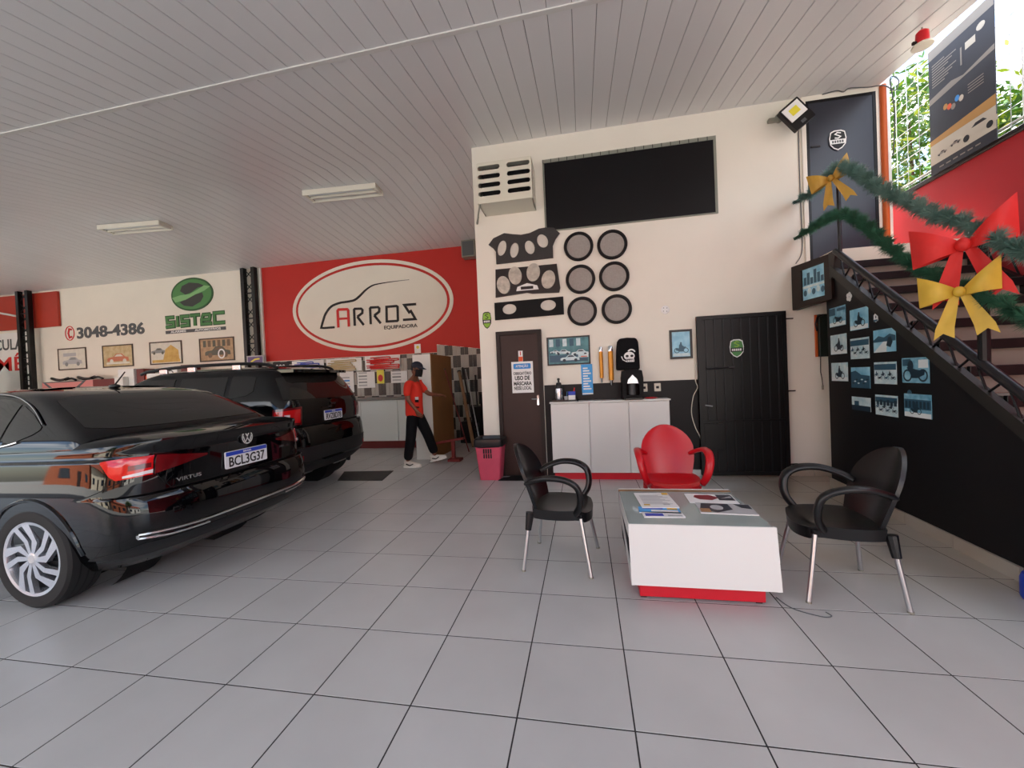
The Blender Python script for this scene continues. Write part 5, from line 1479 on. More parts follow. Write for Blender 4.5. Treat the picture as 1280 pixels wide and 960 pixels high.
# ------------------------------------------------------------------ armchairs (front is local +X)
def armchair(label, x, y, rz, m):
    t = thing('plastic_armchair', label, 'chair', (x, y, 0), rz, 'plastic armchairs around the coffee table')
    # seat
    def seat_rows(dz, k):
        rows = []
        for i in range(13):
            u = -1+2*i/12
            row = []
            for j in range(13):
                v = -1+2*j/12
                # squircle mapping
                uu = u*math.sqrt(1-v*v/2*0.55); vv_ = v*math.sqrt(1-u*u/2*0.55)
                dish = -0.022*(1-min(1, (uu*uu+vv_*vv_)))
                drop = -0.05*max(0, uu-0.55)**2*4
                row.append((0.01+0.235*uu*k, (0.245-0.02*uu)*vv_*k, 0.475+dish+drop+dz))
            rows.append(row)
        return rows
    b = MB(); up_ = seat_rows(0, 1); dn = seat_rows(-0.075, 0.97)
    b.grid(up_); b.grid([r[::-1] for r in dn])
    def rim(R): return R[0]+[r[-1] for r in R[1:]]+R[-1][::-1][1:]+[r[0] for r in R[::-1]][1:-1]
    b.grid([rim(dn), rim(up_)], wrap=True)
    b.build('seat', m, t, 0.9)
    # backrest shell
    def back_pt(u, v, off):
        # v 0..1 height, u -1..1
        z = 0.44+0.50*v
        hw = 0.205+0.045*math.sin(PI*min(1, v*0.9))
        if v > 0.5: hw *= math.sqrt(max(0.0, 1-((v-0.5)/0.5)**2.3))
        x = -0.205-0.13*v-0.04*v*v+0.055*(u*u)*(hw/0.25)
        return (x+off, u*hw, z)
    b = MB()
    V = [0, .1, .2, .3, .4, .5, .6, .7, .8, .87, .93, .97, 0.995]
    fr_ = [[back_pt(-1+2*j/12, v, 0.012) for j in range(13)] for v in V]
    bk = [[back_pt(-1+2*j/12, v, -0.014) for j in range(13)] for v in V]
    b.grid([r for r in fr_]); b.grid([r[::-1] for r in bk])
    b.grid([rim(bk), rim(fr_)], wrap=True)
    b.build('backrest', m, t, 0.9)
    for sy in (-1, 1):
        pts = [(-0.228, sy*0.212, 0.665), (-0.17, sy*0.262, 0.70), (-0.05, sy*0.302, 0.735), (0.08, sy*0.308, 0.728), (0.165, sy*0.30, 0.68), (0.19, sy*0.285, 0.60), (0.18, sy*0.262, 0.52), (0.14, sy*0.235, 0.455)]
        P = catmull(pts, 5)
        rr = [0.030+0.008*math.sin(PI*i/(len(P)-1)) for i in range(len(P))]
        MB().tube(P, rr, 10, flat=0.62).build('armrest', m, t, 1.0)
        for sx, tx in ((-1, -0.27), (1, 0.245)):
            top = (0.17*sx+0.0, sy*0.19, 0.44); bot = (tx, sy*0.262, 0.0)
            if sx < 0: top = (-0.215, sy*0.205, 0.44)
            d = Vector(bot)-Vector(top)
            k = 0.30 if sx < 0 else 0.06
            MB().tube([top, Vector(top)+d*k], [0.034, 0.024], 10).build('leg_socket', m, t)
            MB().tube([Vector(top)+d*k*0.8, Vector(bot)+Vector((0, 0, 0.004))], 0.0145, 12).build('leg', 'alu', t)
            MB().tube([Vector(bot)+Vector((0, 0, 0.012)), Vector(bot)], 0.0165, 10).build('foot_cap', 'plastic_box', t)
armchair('black plastic armchair left of the coffee table, facing right', -0.22, 3.215, math.radians(-7), 'black_plastic')
armchair('red plastic armchair behind the coffee table, facing the viewer', 0.785, 3.98, math.radians(-92), 'red_plastic')
armchair('black plastic armchair right of the coffee table, by the stairs', 1.60, 2.985, math.radians(174), 'black_plastic')
# ------------------------------------------------------------------ cars (rear at local x=0, nose at -length, width along y)
def interp(tab, z):
    if z <= tab[0][0]: return tab[0][1]
    for (a, b_), (c, d) in zip(tab, tab[1:]):
        if z <= c: return b_+(d-b_)*(z-a)/(c-a)
    return tab[-1][1]
class Shell:
    """closed plan outlines stacked over height; rear / front ends are superellipses"""
    def __init__(s, xr, xf, w, dr, df, nr, nf, kz=None):
        s.xr, s.xf, s.w, s.dr, s.df, s.nr, s.nf, s.kz = xr, xf, w, dr, df, nr, nf, kz
    def zz(s, x, z): return s.kz(x, z) if s.kz else z
    def pt(s, q, z, side=1):
        if q < 0: q, side = -q, -side
        if q > 3: q, side = 6-q, -side
        xr, xf, w = interp(s.xr, z), interp(s.xf, z), interp(s.w, z)
        dr = interp(s.dr, z); df = interp(s.df, z)
        if q <= 1:
            t = q*PI/2; e = 2/s.nr
            x = xr-dr*(1-max(0, math.cos(t))**e); y = w*max(0, math.sin(t))**e
        elif q <= 2:
            x = (xr-dr)+((xf+df)-(xr-dr))*(q-1); y = w
        else:
            t = (3-q)*PI/2; e = 2/s.nf
            x = xf+df*(1-max(0, math.cos(t))**e); y = w*max(0, math.sin(t))**e
        return Vector((x, side*y, s.zz(x, z)))
    def q_y(s, y, z):
        w = interp(s.w, z); k = min(1, max(0, abs(y)/w))
        return math.asin(k**(s.nr/2))/(PI/2)
    def q_x(s, x, z):
        xr, xf = interp(s.xr, z), interp(s.xf, z); dr = interp(s.dr, z); df = interp(s.df, z)
        if x > xr-dr:
            k = 1-(xr-x)/dr; k = min(1, max(0, k))
            return math.acos(k**(s.nr/2))/(PI/2)
        return 1+(x-(xr-dr))/((xf+df)-(xr-dr))
    def nrm(s, q, z, side):
        a = s.pt(q-0.01, z, side); b_ = s.pt(q+0.01, z, side)
        c = s.pt(q, z-0.01, side); d = s.pt(q, z+0.01, side)
        n = (b_-a).cross(d-c)*side
        n = n.normalized() if n.length > 1e-9 else Vector((0, side, 0))
        return n
    def loft(s, zs, qn=(22, 26, 16)):
        Q = [k/qn[0] for k in range(qn[0])]+[1+k/qn[1] for k in range(qn[1])]+[2+k/qn[2] for k in range(qn[2]+1)]
        rows = []
        for z in zs:
            right = [s.pt(q, z, -1) for q in Q]; left = [s.pt(q, z, 1) for q in Q]
            rows.append(right+left[::-1][1:-1])
        b_ = MB()
        b_.grid([r[::-1] for r in rows][::1], wrap=True)
        n = len(rows[0])
        return b_, rows, Q
    def cap(s, b_, row, zs_up, shrink=((0.75, 0.012), (0.4, 0.02)), flip=False):
        cx = sum(p.x for p in row)/len(row)
        prev = row
        rws = [row]
        half = len(row)
        for k, up in shrink:
            rws.append([Vector((p.x if k > 0.99 else p.x*k+cx*(1-k)*1.0, p.y*k, p.z+up)) for p in row])
        b_.grid([r if flip else r[::-1] for r in rws], wrap=True)
        last = rws[-1]
        b_.add(last if flip else last, [list(range(len(last)))[::(-1 if not flip else 1)]])
    def patch(s, q0, q1, lo, hi, side, off=0.006, n=24, m=6, back=0.012):
        """raised patch between curves lo(t), hi(t), t 0..1 along q"""
        outer = []; inner = []
        for i in range(n+1):
            t = i/n; q = q0+(q1-q0)*t
            zl, zh = lo(t), hi(t)
            ro, ri = [], []
            for j in range(m+1):
                z = zl+(zh-zl)*j/m
                p = s.pt(q, z, side); nn = s.nrm(q, z, side)
                ro.append(p+nn*off); ri.append(p-nn*back)
            outer.append(ro); inner.append(ri)
        b_ = MB()
        fl = side > 0
        b_.grid(outer if fl else [r[::-1] for r in outer])
        edge_o = outer[0]+[r[-1] for r in outer[1:]]+outer[-1][::-1][1:]+[r[0] for r in outer[::-1]][1:-1]
        edge_i = inner[0]+[r[-1] for r in inner[1:]]+inner[-1][::-1][1:]+[r[0] for r in inner[::-1]][1:-1]
        b_.grid([edge_o, edge_i] if fl else [edge_i, edge_o], wrap=True)
        return b_
    def line(s, pts, side, r=0.006, off=0.004, n=6):
        """tube along (q,z) points on the surface"""
        P = []
        for (q, z) in pts:
            P.append(s.pt(q, z, side)+s.nrm(q, z, side)*off)
        return MB().tube(P, r, n)
def seg(pts, n=10):
    out = []
    for (a, b_), (c, d) in zip(pts, pts[1:]):
        for k in range(n): out.append((a+(c-a)*k/n, b_+(d-b_)*k/n))
    out.append(pts[-1])
    return out
def lerp_tab(tab): return lambda t: interp(tab, t)

def cut_arches(o, cyl, r, y_in, y_out):
    cutters = []
    for (x, z) in cyl:
        for sg in (-1, 1):
            b_ = MB().lathe([(r, sg*y_in if sg > 0 else -y_out), (r, sg*y_out if sg > 0 else -y_in)], (x, 0, z), 'Y', 40)
            c = b_.build('arch_cutter', 'car_plastic')
            cutters.append(c)
    for c in cutters:
        m = o.modifiers.new('arch', 'BOOLEAN'); m.operation = 'DIFFERENCE'; m.object = c; m.solver = 'EXACT'
    bpy.context.view_layer.update()
    dg = bpy.context.evaluated_depsgraph_get()
    me = bpy.data.meshes.new_from_object(o.evaluated_get(dg))
    o.modifiers.clear(); o.data = me
    for c in cutters: bpy.data.objects.remove(c)
    me.shade_smooth(); me.set_sharp_from_angle(angle=0.7)

def wheel(root, x, y, R, rim, side, wid=0.22, style='twist', m_face='silver'):
    """side -1: outer face towards -y"""
    w = empty('wheel', (x, y, R)); w.parent = root
    h = wid
    sg = side
    prof = [(rim*0.98, -h*0.42), (rim*1.02, -h*0.49), (rim*1.10, -h*0.5), (R*0.93, -h*0.5), (R*0.985, -h*0.43), (R, -h*0.30), (R, h*0.30), (R*0.985, h*0.43), (R*0.93, h*0.5), (rim*1.02, h*0.49), (rim*0.98, h*0.42), (rim*0.98, -h*0.42)]
    MB().lathe([(a, b_*1) for a, b_ in prof], ax='Y', n=48).build('tyre', 'rubber', w)
    gr = MB()
    for d in (-0.22, 0.0, 0.22): gr.lathe([(R+0.0006, h*d-0.005), (R+0.0006, h*d+0.005)], ax='Y', n=48)
    gr.build('tread_groove', 'black_matt', w)
    o_ = sg*h*0.5
    MB().lathe([(rim*0.86, o_*0.5), (rim*0.92, o_*0.94), (rim*1.0, o_*0.97), (rim*0.99, o_*0.6), (rim*0.86, o_*0.3), (rim*0.86, o_*0.5)], ax='Y', n=48).build('rim_ring', m_face, w)
    MB().lathe([(0.0, -o_*0.1), (rim*0.95, -o_*0.1), (rim*0.95, o_*0.1), (0, o_*0.1)], ax='Y', n=32).build('brake_drum', 'black_metal', w)
    MB().lathe([(0.0, o_*0.97), (rim*0.13, o_*0.97), (rim*0.22, o_*0.90), (rim*0.25, o_*0.5), (0, o_*0.4)], ax='Y', n=24).build('hub', 'silver', w)
    MB().lathe([(0.0, o_*1.0), (rim*0.10, o_*1.0), (rim*0.11, o_*0.96)], ax='Y', n=20).build('hub_cap', 'grey_pale', w)
    fw_ = Fr((0, o_*0.95, 0), (1, 0, 0), (0, 0, 1)) if sg < 0 else Fr((0, o_*0.95, 0), (-1, 0, 0), (0, 0, 1))
    n = 5
    for k in range(n):
        for e, (wd, tw) in enumerate(((0.15, 0.50), (0.095, 0.28))):
            a = 2*PI*k/n+e*0.62
            def pol(r_, an): return (r_*math.cos(an), r_*math.sin(an))
            p = [pol(rim*0.17, a-0.30), pol(rim*0.5, a-0.02-wd*0.8), pol(rim*0.955, a+tw-wd*0.9), pol(rim*0.955, a+tw+wd*0.9), pol(rim*0.5, a+0.10+wd*0.9), pol(rim*0.17, a+0.30)]
            MB().slab(fw_, p, -0.03, 0.0).build('spoke', m_face, w)
    return w

def plate(parent, fr, w, h, s, nm='license_plate'):
    p = MB().slab(fr, rrect(-w/2, -h/2, w/2, h/2, 0.012), -0.01, 0.004).build(nm, 'plate_white', parent)
    MB().slab(fr, rect(-w/2+0.004, h*0.24, w/2-0.004, h/2-0.004), 0.004, 0.005).build('blue_band', 'plate_blue', p)
    text('lettering', s, fr, -w*0.43, -h*0.42, w*0.43, h*0.17, 0.0045, 'ink_black', p, 0.002, 0.015)
    text('lettering', 'BRASIL', fr, -w*0.10, h*0.30, w*0.10, h*0.42, 0.0055, 'paper_white', p, 0.001, 0.01)
    return p

# ---- sedan
sd = thing('sedan', 'black sedan with silver alloy wheels in the left foreground', 'car', (-2.93, 3.03, 0), 0)
LEN = 4.78
def kz(x, z):
    k = interp([(-LEN, 0.80), (-4.2, 0.90), (-3.4, 0.945), (-2.0, 0.965), (-0.9, 0.985), (-0.3, 1.0), (0.2, 1.0)], x)
    return 0.30+(z-0.30)*k
body = Shell(xr=[(0.22, -0.35), (0.33, -0.16), (0.40, -0.07), (0.50, -0.01), (0.60, 0.0), (0.72, -0.012), (0.775, -0.035), (0.785, -0.075), (0.90, -0.07), (1.0, -0.065), (1.07, -0.062), (1.11, -0.035), (1.145, -0.008), (1.163, 0.0)],
             xf=[(0.22, -4.5), (0.35, -4.74), (0.6, -LEN), (0.85, -4.76), (1.0, -4.66), (1.163, -4.4)],
             w=[(0.22, 0.80), (0.33, 0.870), (0.45, 0.902), (0.60, 0.918), (0.72, 0.920), (0.82, 0.914), (0.92, 0.904), (1.02, 0.890), (1.032, 0.888), (1.045, 0.876), (1.10, 0.868), (1.14, 0.855), (1.163, 0.835)],
             dr=[(0.2, 0.50), (0.9, 0.52), (1.10, 0.62), (1.163, 0.70)], df=[(0.2, 0.7), (1.16, 0.8)], nr=3.6, nf=3.2, kz=kz)
zs = [0.22, 0.28, 0.33, 0.365, 0.40, 0.45, 0.50, 0.55, 0.60, 0.66, 0.72, 0.765, 0.775, 0.785, 0.80, 0.85, 0.90, 0.95, 0.99, 1.02, 1.032, 1.045, 1.07, 1.09, 1.11, 1.13, 1.145, 1.156, 1.163]
b, rows, Q = body.loft(zs)
body.cap(b, rows[-1], None, ((0.96, 0.018), (0.85, 0.034), (0.5, 0.055), (0.2, 0.06)))
body.cap(b, rows[0], None, ((0.6, 0.0),), flip=True)
bo = b.build('body_shell', 'car_paint', sd, 0.5)
RA = 0.358; XA = -0.957; XF = -0.957-2.82
cut_arches(bo, [(XA, 0.36), (XF, 0.36)], 0.405, 0.58, 1.2)
for x in (XA, XF):
    for sg in (-1, 1):
        wheel(sd, x, sg*0.815, RA, 0.264, sg, 0.22)
        well = MB().lathe([(0.40, 0.58*sg), (0.40, 0.30*sg), (0.0, 0.30*sg)], (x, 0, 0.36), 'Y', 32, cap=False); well.build('wheel_well', 'black_matt', sd)
        arc = [(x+0.412*math.cos(a), 0, 0.36+0.412*math.sin(a)) for a in [PI*(0.02+0.96*k/24) for k in range(25)]]
        P = []
        for p in arc:
            q = body.q_x(p[0], max(0.25, p[2])); pp = body.pt(q, max(0.25, p[2]), sg)
            P.append((p[0], pp.y, p[2]))
        MB().tube(P, 0.014, 6).build('arch_lip', 'car_paint', sd)
# cabin
gk = lambda x, z: z
cab = Shell(xr=[(1.10, -0.44), (1.20, -0.47), (1.245, -0.53), (1.30, -0.63), (1.40, -0.83), (1.475, -0.985), (1.52, -1.12), (1.55, -1.32), (1.568, -1.60)],
            xf=[(1.02, -3.60), (1.10, -3.48), (1.30, -3.08), (1.45, -2.70), (1.53, -2.40), (1.568, -2.0)],
            w=[(1.05, 0.87), (1.12, 0.862), (1.18, 0.845), (1.30, 0.79), (1.42, 0.725), (1.48, 0.685), (1.52, 0.645), (1.55, 0.575), (1.568, 0.47)],
            dr=[(1.1, 0.24), (1.3, 0.26), (1.45, 0.32), (1.568, 0.40)], df=[(1.0, 0.6), (1.568, 0.5)], nr=3.8, nf=2.8)
zc = [1.04, 1.10, 1.14, 1.18, 1.21, 1.245, 1.275, 1.30, 1.35, 1.40, 1.44, 1.475, 1.50, 1.52, 1.535, 1.55, 1.56, 1.568]
b, rows, Q = cab.loft(zc)
cab.cap(b, rows[-1], None, ((0.8, 0.008), (0.45, 0.014), (0.15, 0.016)))
b.build('cabin_shell', 'car_paint', sd, 0.5)
# rear glass (both halves)
for sg in (-1, 1):
    q1 = cab.q_y(0.67, 1.30)
    if sg > 0: cab.patch(-0.72, 0.72, lerp_tab([(0, 1.262), (0.2, 1.240), (0.5, 1.235), (0.8, 1.240), (1, 1.262)]), lerp_tab([(0, 1.465), (0.15, 1.495), (0.5, 1.505), (0.85, 1.495), (1, 1.465)]), sg, 0.004, 40, 8).build('rear_window', 'car_glass', sd)
    # side windows: rear quarter, rear door, front door
    def xq(x, z): return cab.q_x(x, z)
    def sidewin(name, x0, x1, lo, hi, sg):
        # x-based patch
        n = 16; m = 6
        out, inn = [], []
        for i in range(n+1):
            x = x0+(x1-x0)*i/n
            zl, zh = interp(lo, x), interp(hi, x)
            ro, ri = [], []
            for j in range(m+1):
                z = zl+(zh-zl)*j/m; q = cab.q_x(x, z)
                p = cab.pt(q, z, sg); nn = cab.nrm(q, z, sg)
                ro.append(p+nn*0.005); ri.append(p-nn*0.01)
            out.append(ro); inn.append(ri)
        b_ = MB(); fl = sg > 0
        # x runs forward here (decreasing), same sense as q
        b_.grid(out if fl else [r[::-1] for r in out])
        eo = out[0]+[r[-1] for r in out[1:]]+out[-1][::-1][1:]+[r[0] for r in out[::-1]][1:-1]
        ei = inn[0]+[r[-1] for r in inn[1:]]+inn[-1][::-1][1:]+[r[0] for r in inn[::-1]][1:-1]
        b_.grid([eo, ei] if fl else [ei, eo], wrap=True)
        b_.build(name, 'car_glass', sd)
    LO = [(-3.3, 1.07), (-2.0, 1.105), (-1.45, 1.135), (-1.2, 1.17), (-1.05, 1.225), (-0.99, 1.265)]
    HI = [(-3.3, 1.09), (-2.9, 1.25), (-2.5, 1.43), (-2.2, 1.495), (-1.8, 1.51), (-1.5, 1.485), (-1.3, 1.435), (-1.15, 1.37), (-0.99, 1.275)]
    sidewin('quarter_window', -1.0, -1.30, LO, HI, sg)
    sidewin('door_window', -1.345, -2.15, LO, HI, sg)
    sidewin('door_window', -2.24, -3.2, LO, HI, sg)
    # chrome frame line round the windows
    def cabline(pts, nm, r, m): 
        P = []
        for x, z in pts:
            q = cab.q_x(x, z); P.append(cab.pt(q, z, sg)+cab.nrm(q, z, sg)*0.008)
        MB().tube(catmull(P, 4), r, 6).build(nm, m, sd)
    cabline([(x, z+0.025) for x, z in [(-3.2, 1.11), (-2.9, 1.25), (-2.5, 1.43), (-2.2, 1.495), (-1.8, 1.51), (-1.5, 1.485), (-1.3, 1.435), (-1.15, 1.37), (-0.99, 1.27)]], 'window_trim', 0.006, 'steel_dark')
    cabline([(-1.15, 1.175), (-1.3, 1.145), (-1.6, 1.115), (-2.2, 1.085), (-3.0, 1.065)], 'window_trim', 0.007, 'chrome')
    # boot shut line and shoulder crease
    body.line([(body.q_x(x, 1.105), z) for x, z in [(-0.12, 1.128), (-0.5, 1.120), (-1.2, 1.115), (-2.4, 1.11), (-3.4, 1.10)]], sg, 0.0035, 0.0).build('upper_crease', 'car_paint', sd)
    # tail lamps
    qi = body.q_y(0.555, 1.0); qo = body.q_x(-0.36, 1.0); qc = body.q_y(0.70, 1.0)
    lamp = body.patch(qc+0.008, qo, lerp_tab([(0, 0.915), (0.45, 0.905), (0.72, 0.90), (0.85, 0.93), (1, 1.018)]), lerp_tab([(0, 1.045), (0.5, 1.045), (1, 1.03)]), sg, 0.010, 26, 5).build('tail_lamp', 'lamp_red', sd)
    body.patch(qc+0.008, qo-0.16, lerp_tab([(0, 0.925), (1, 0.910)]), lerp_tab([(0, 0.950), (1, 0.925)]), sg, 0.014, 16, 2).build('reverse_strip', 'lamp_white', lamp)
    body.patch(qc+0.02, qo-0.20, lerp_tab([(0, 0.965), (1, 0.955)]), lerp_tab([(0, 0.998), (1, 0.99)]), sg, 0.013, 16, 2).build('lamp_detail', 'lamp_dark_red', lamp)
    q0_ = body.q_y(0.36, 1.0)
    body.patch(q0_, qc-0.008, lerp_tab([(0, 0.985), (0.5, 0.945), (1, 0.915)]), lerp_tab([(0, 1.0), (0.6, 1.035), (1, 1.045)]), sg, 0.008, 14, 4).build('lid_lamp', 'lamp_dark_red', sd)
    # bumper chrome: long strip and lower lip at the corner
    qe = body.q_x(-0.05-0.05, 0.5)
    body.line(seg([(0.0, 0.50), (body.q_y(0.5, 0.5), 0.500), (body.q_y(0.82, 0.52), 0.518)], 10), sg, 0.011, 0.004).build('bumper_trim', 'chrome', sd)
    body.line(seg([(body.q_y(0.40, 0.47), 0.462), (body.q_y(0.65, 0.47), 0.468), (body.q_y(0.82, 0.5), 0.492), (body.q_y(0.825, 0.52), 0.515)], 10), sg, 0.011, 0.004).build('bumper_trim', 'chrome', sd)
    body.patch(0.0, body.q_x(-0.45, 0.40), lerp_tab([(0, 0.335), (1, 0.34)]), lerp_tab([(0, 0.44), (0.6, 0.44), (1, 0.36)]), sg, 0.004, 26, 3).build('valance', 'car_plastic', sd)
    # lid gap lines
    body.line(seg([(body.q_y(0.705, 1.10), 1.12), (body.q_y(0.70, 1.0), 1.0), (body.q_y(0.69, 0.9), 0.90), (body.q_y(0.62, 0.8), 0.80), (body.q_y(0.5, 0.79), 0.79), (0.0, 0.788)], 6), sg, 0.003, 0.001).build('lid_gap', 'black_matt', sd)
    body.line(seg([(body.q_y(0.60, 0.77), 0.772), (body.q_y(0.84, 0.77), 0.768)], 8), sg, 0.0035, 0.003).build('bumper_edge', 'steel_dark', sd)
    body.line(seg([(body.q_x(-0.95, 0.8), 0.80), (body.q_x(-0.45, 0.8), 0.80), (body.q_x(-0.30, 0.86), 0.86), (body.q_x(-0.22, 0.90), 0.905)], 6), sg, 0.0025, 0.0).build('bumper_gap', 'black_matt', sd)
    # door gaps and handles
    for xx in (-1.36, -2.32, -3.42):
        zt = 1.10
        body.line(seg([(body.q_x(xx, z), z) for z in (0.42, 0.7, 0.95, 1.10)], 5), sg, 0.003, 0.0).build('door_gap', 'black_matt', sd)
    for xx in (-1.55, -2.52):
        h = [body.pt(body.q_x(xx-dx, 0.96), 0.96, sg)+Vector((0, sg*o_, 0)) for dx, o_ in ((0, 0.0), (0.02, 0.03), (0.16, 0.03), (0.18, 0.0))]
        MB().tube(h, 0.012, 8).build('door_handle', 'chrome', sd)
    # mirror
    MB().ball((-3.05, sg*1.0, 1.10), 0.07, 0.10, 0.065).build('wing_mirror', 'car_paint', sd)
    # headlamp
    body.patch(2.45, 2.9, lerp_tab([(0, 0.80), (1, 0.78)]), lerp_tab([(0, 0.95), (1, 0.90)]), sg, 0.006, 14, 3).build('headlamp', 'lamp_white', sd)
# windscreen
cs = Shell(cab.xr, cab.xf, cab.w, cab.dr, cab.df, cab.nr, cab.nf)
for sg in (-1, 1):
    if sg > 0: cab.patch(2.35, 3.65, lerp_tab([(0, 1.12), (0.5, 1.10), (1, 1.12)]), lerp_tab([(0, 1.42), (0.5, 1.50), (1, 1.42)]), sg, 0.004, 32, 6).build('windscreen', 'car_glass', sd)
plate(sd, Fr((-0.052, 0.0, 0.90), (0, 1, 0), (0, 0, 1)), 0.435, 0.142, 'BCL3G37')
fe_ = Fr((-0.050, 0.0, 1.068), (0, 1, 0), (0, 0, 1))
em = MB().slab(fe_, ell(0, 0, 0.058, 0.058, 30), -0.01, 0.003).build('emblem', 'black_plastic', sd)
b = MB().stroke(fe_, ell(0, 0, 0.053, 0.053, 30), 0.010, 0.0, 0.010, closed=True)
b.stroke(fe_, [(-0.022, 0.046), (0.0, 0.008), (0.022, 0.046)], 0.009, 0.002, 0.010)
b.stroke(fe_, [(-0.046, 0.020), (-0.022, -0.042), (0.0, -0.004), (0.022, -0.042), (0.046, 0.020)], 0.009, 0.002, 0.010)
b.build('emblem_mark', 'chrome', em)
fv = Fr((-0.066, 0.0, 0.84), (0.03, 1, 0), (0, 0, 1))
pv = body.pt(body.q_y(0.53, 0.85), 0.85, -1)
fv = Fr((pv.x+0.005, -0.60, 0.828), (0.04, 1, 0), (0, 0, 1))
text('badge_lettering', 'VIRTUS', fv, 0.0, 0.0, 0.19, 0.028, 0.0, 'chrome', sd, 0.006, 0.02)
fv = Fr((pv.x+0.010, 0.40, 0.90), (-0.03, 1, 0), (0, 0, 1))
text('badge_lettering', '200 TSI', fv, 0.0, 0.0, 0.14, 0.024, 0.0, 'chrome', sd, 0.006, 0.01)
an = MB().ball((0, 0, 0.0), 0.065, 0.028, 0.022).build('antenna_base', 'black_plastic', sd); an.location = (-1.45, -0.02, 1.575)
MB().tube([(0.0, 0, 0.01), (0.13, 0, 0.13)], [0.007, 0.005], 8).build('antenna_mast', 'black_plastic', an)
# seats behind the glass
for yy in (-0.38, 0.38):
    MB().box(-1.95, -1.35, yy-0.25, yy+0.25, 0.5, 1.15, 0.06).build('seat_back', 'cloth_black', sd)
    MB().box(-1.55, -1.40, yy-0.13, yy+0.13, 1.15, 1.30, 0.04).build('headrest', 'cloth_black', sd)

# ---- sport utility wagon
sv = thing('utility_wagon', 'black boxy utility wagon with roof rails parked behind the sedan', 'car', (-3.60, 5.28, 0), math.radians(2.0))
L2 = 4.52
def kz2(x, z):
    k = interp([(-L2, 0.93), (-3.6, 0.98), (-2.5, 1.0), (0.5, 1.0)], x)
    return 0.40+(z-0.40)*k
b2 = Shell(xr=[(0.30, -0.22), (0.40, -0.08), (0.50, 0.0), (0.72, 0.02), (0.90, 0.0), (0.96, -0.03), (0.97, -0.09), (1.10, -0.08), (1.25, -0.085), (1.32, -0.10)],
           xf=[(0.30, -4.3), (0.45, -4.48), (0.8, -L2), (1.1, -4.46), (1.32, -4.30)],
           w=[(0.30, 0.84), (0.42, 0.92), (0.6, 0.945), (0.8, 0.945), (1.0, 0.94), (1.12, 0.94), (1.20, 0.925), (1.32, 0.90)],
           dr=[(0.3, 0.42), (0.9, 0.42), (1.0, 0.36), (1.32, 0.34)], df=[(0.3, 0.6), (1.32, 0.6)], nr=3.6, nf=3.6, kz=kz2)
zs = [0.30, 0.36, 0.42, 0.50, 0.58, 0.65, 0.72, 0.80, 0.88, 0.94, 0.96, 0.965, 0.97, 1.0, 1.06, 1.12, 1.16, 1.20, 1.26, 1.32]
b, rows, Q = b2.loft(zs)
b2.cap(b, rows[-1], None, ((0.9, 0.012), (0.5, 0.03), (0.2, 0.03)))
b2.cap(b, rows[0], None, ((0.6, 0.0),), flip=True)
bo = b.build('body_shell', 'suv_paint', sv, 0.5)
XA2, XF2, R2 = -0.80, -3.53, 0.37
cut_arches(bo, [(XA2, 0.37), (XF2, 0.37)], 0.43, 0.58, 1.2)
for x in (XA2, XF2):
    for sg in (-1, 1):
        wheel(sv, x, sg*0.835, R2, 0.245, sg, 0.23)
        MB().lathe([(0.425, 0.58*sg), (0.425, 0.30*sg), (0.0, 0.30*sg)], (x, 0, 0.37), 'Y', 32, cap=False).build('wheel_well', 'black_matt', sv)
        P = []
        for k in range(25):
            a = PI*(-0.10+1.20*k/24); px, pz = x+0.45*math.cos(a), 0.37+0.45*math.sin(a)
            pp = b2.pt(b2.q_x(px, max(0.32, pz)), max(0.32, pz), sg); P.append((px, pp.y, pz))
        MB().tube(P, 0.035, 6).build('arch_lip', 'car_plastic', sv)
c2_ = Shell(xr=[(1.28, -0.09), (1.34, -0.11), (1.45, -0.17), (1.60, -0.26), (1.68, -0.31), (1.74, -0.36), (1.78, -0.48), (1.795, -0.75)],
            xf=[(1.28, -3.30), (1.40, -3.12), (1.55, -2.88), (1.68, -2.66), (1.75, -2.45), (1.795, -2.1)],
            w=[(1.28, 0.895), (1.34, 0.885), (1.50, 0.835), (1.62, 0.79), (1.70, 0.755), (1.74, 0.72), (1.775, 0.65), (1.795, 0.52)],
            dr=[(1.28, 0.34), (1.7, 0.36), (1.8, 0.40)], df=[(1.28, 0.5), (1.8, 0.5)], nr=3.8, nf=3.0)
zc = [1.26, 1.30, 1.34, 1.40, 1.45, 1.50, 1.56, 1.62, 1.66, 1.70, 1.74, 1.76, 1.78, 1.79, 1.795]
b, rows, Q = c2_.loft(zc)
c2_.cap(b, rows[-1], None, ((0.8, 0.006), (0.4, 0.010)))
b.build('cabin_shell', 'suv_paint', sv, 0.5)
def side2(name, x0, x1, lo, hi, sg, m='car_glass'):
    n = 16; mm_ = 5; out = []; inn = []
    for i in range(n+1):
        x = x0+(x1-x0)*i/n; zl, zh = interp(lo, x), interp(hi, x); ro = []; ri = []
        for j in range(mm_+1):
            z = zl+(zh-zl)*j/mm_; q = c2_.q_x(x, z); p = c2_.pt(q, z, sg); nn = c2_.nrm(q, z, sg)
            ro.append(p+nn*0.006); ri.append(p-nn*0.01)
        out.append(ro); inn.append(ri)
    b_ = MB(); fl = sg > 0
    b_.grid(out if fl else [r[::-1] for r in out])
    eo = out[0]+[r[-1] for r in out[1:]]+out[-1][::-1][1:]+[r[0] for r in out[::-1]][1:-1]
    ei = inn[0]+[r[-1] for r in inn[1:]]+inn[-1][::-1][1:]+[r[0] for r in inn[::-1]][1:-1]
    b_.grid([eo, ei] if fl else [ei, eo], wrap=True)
    return b_.build(name, m, sv)
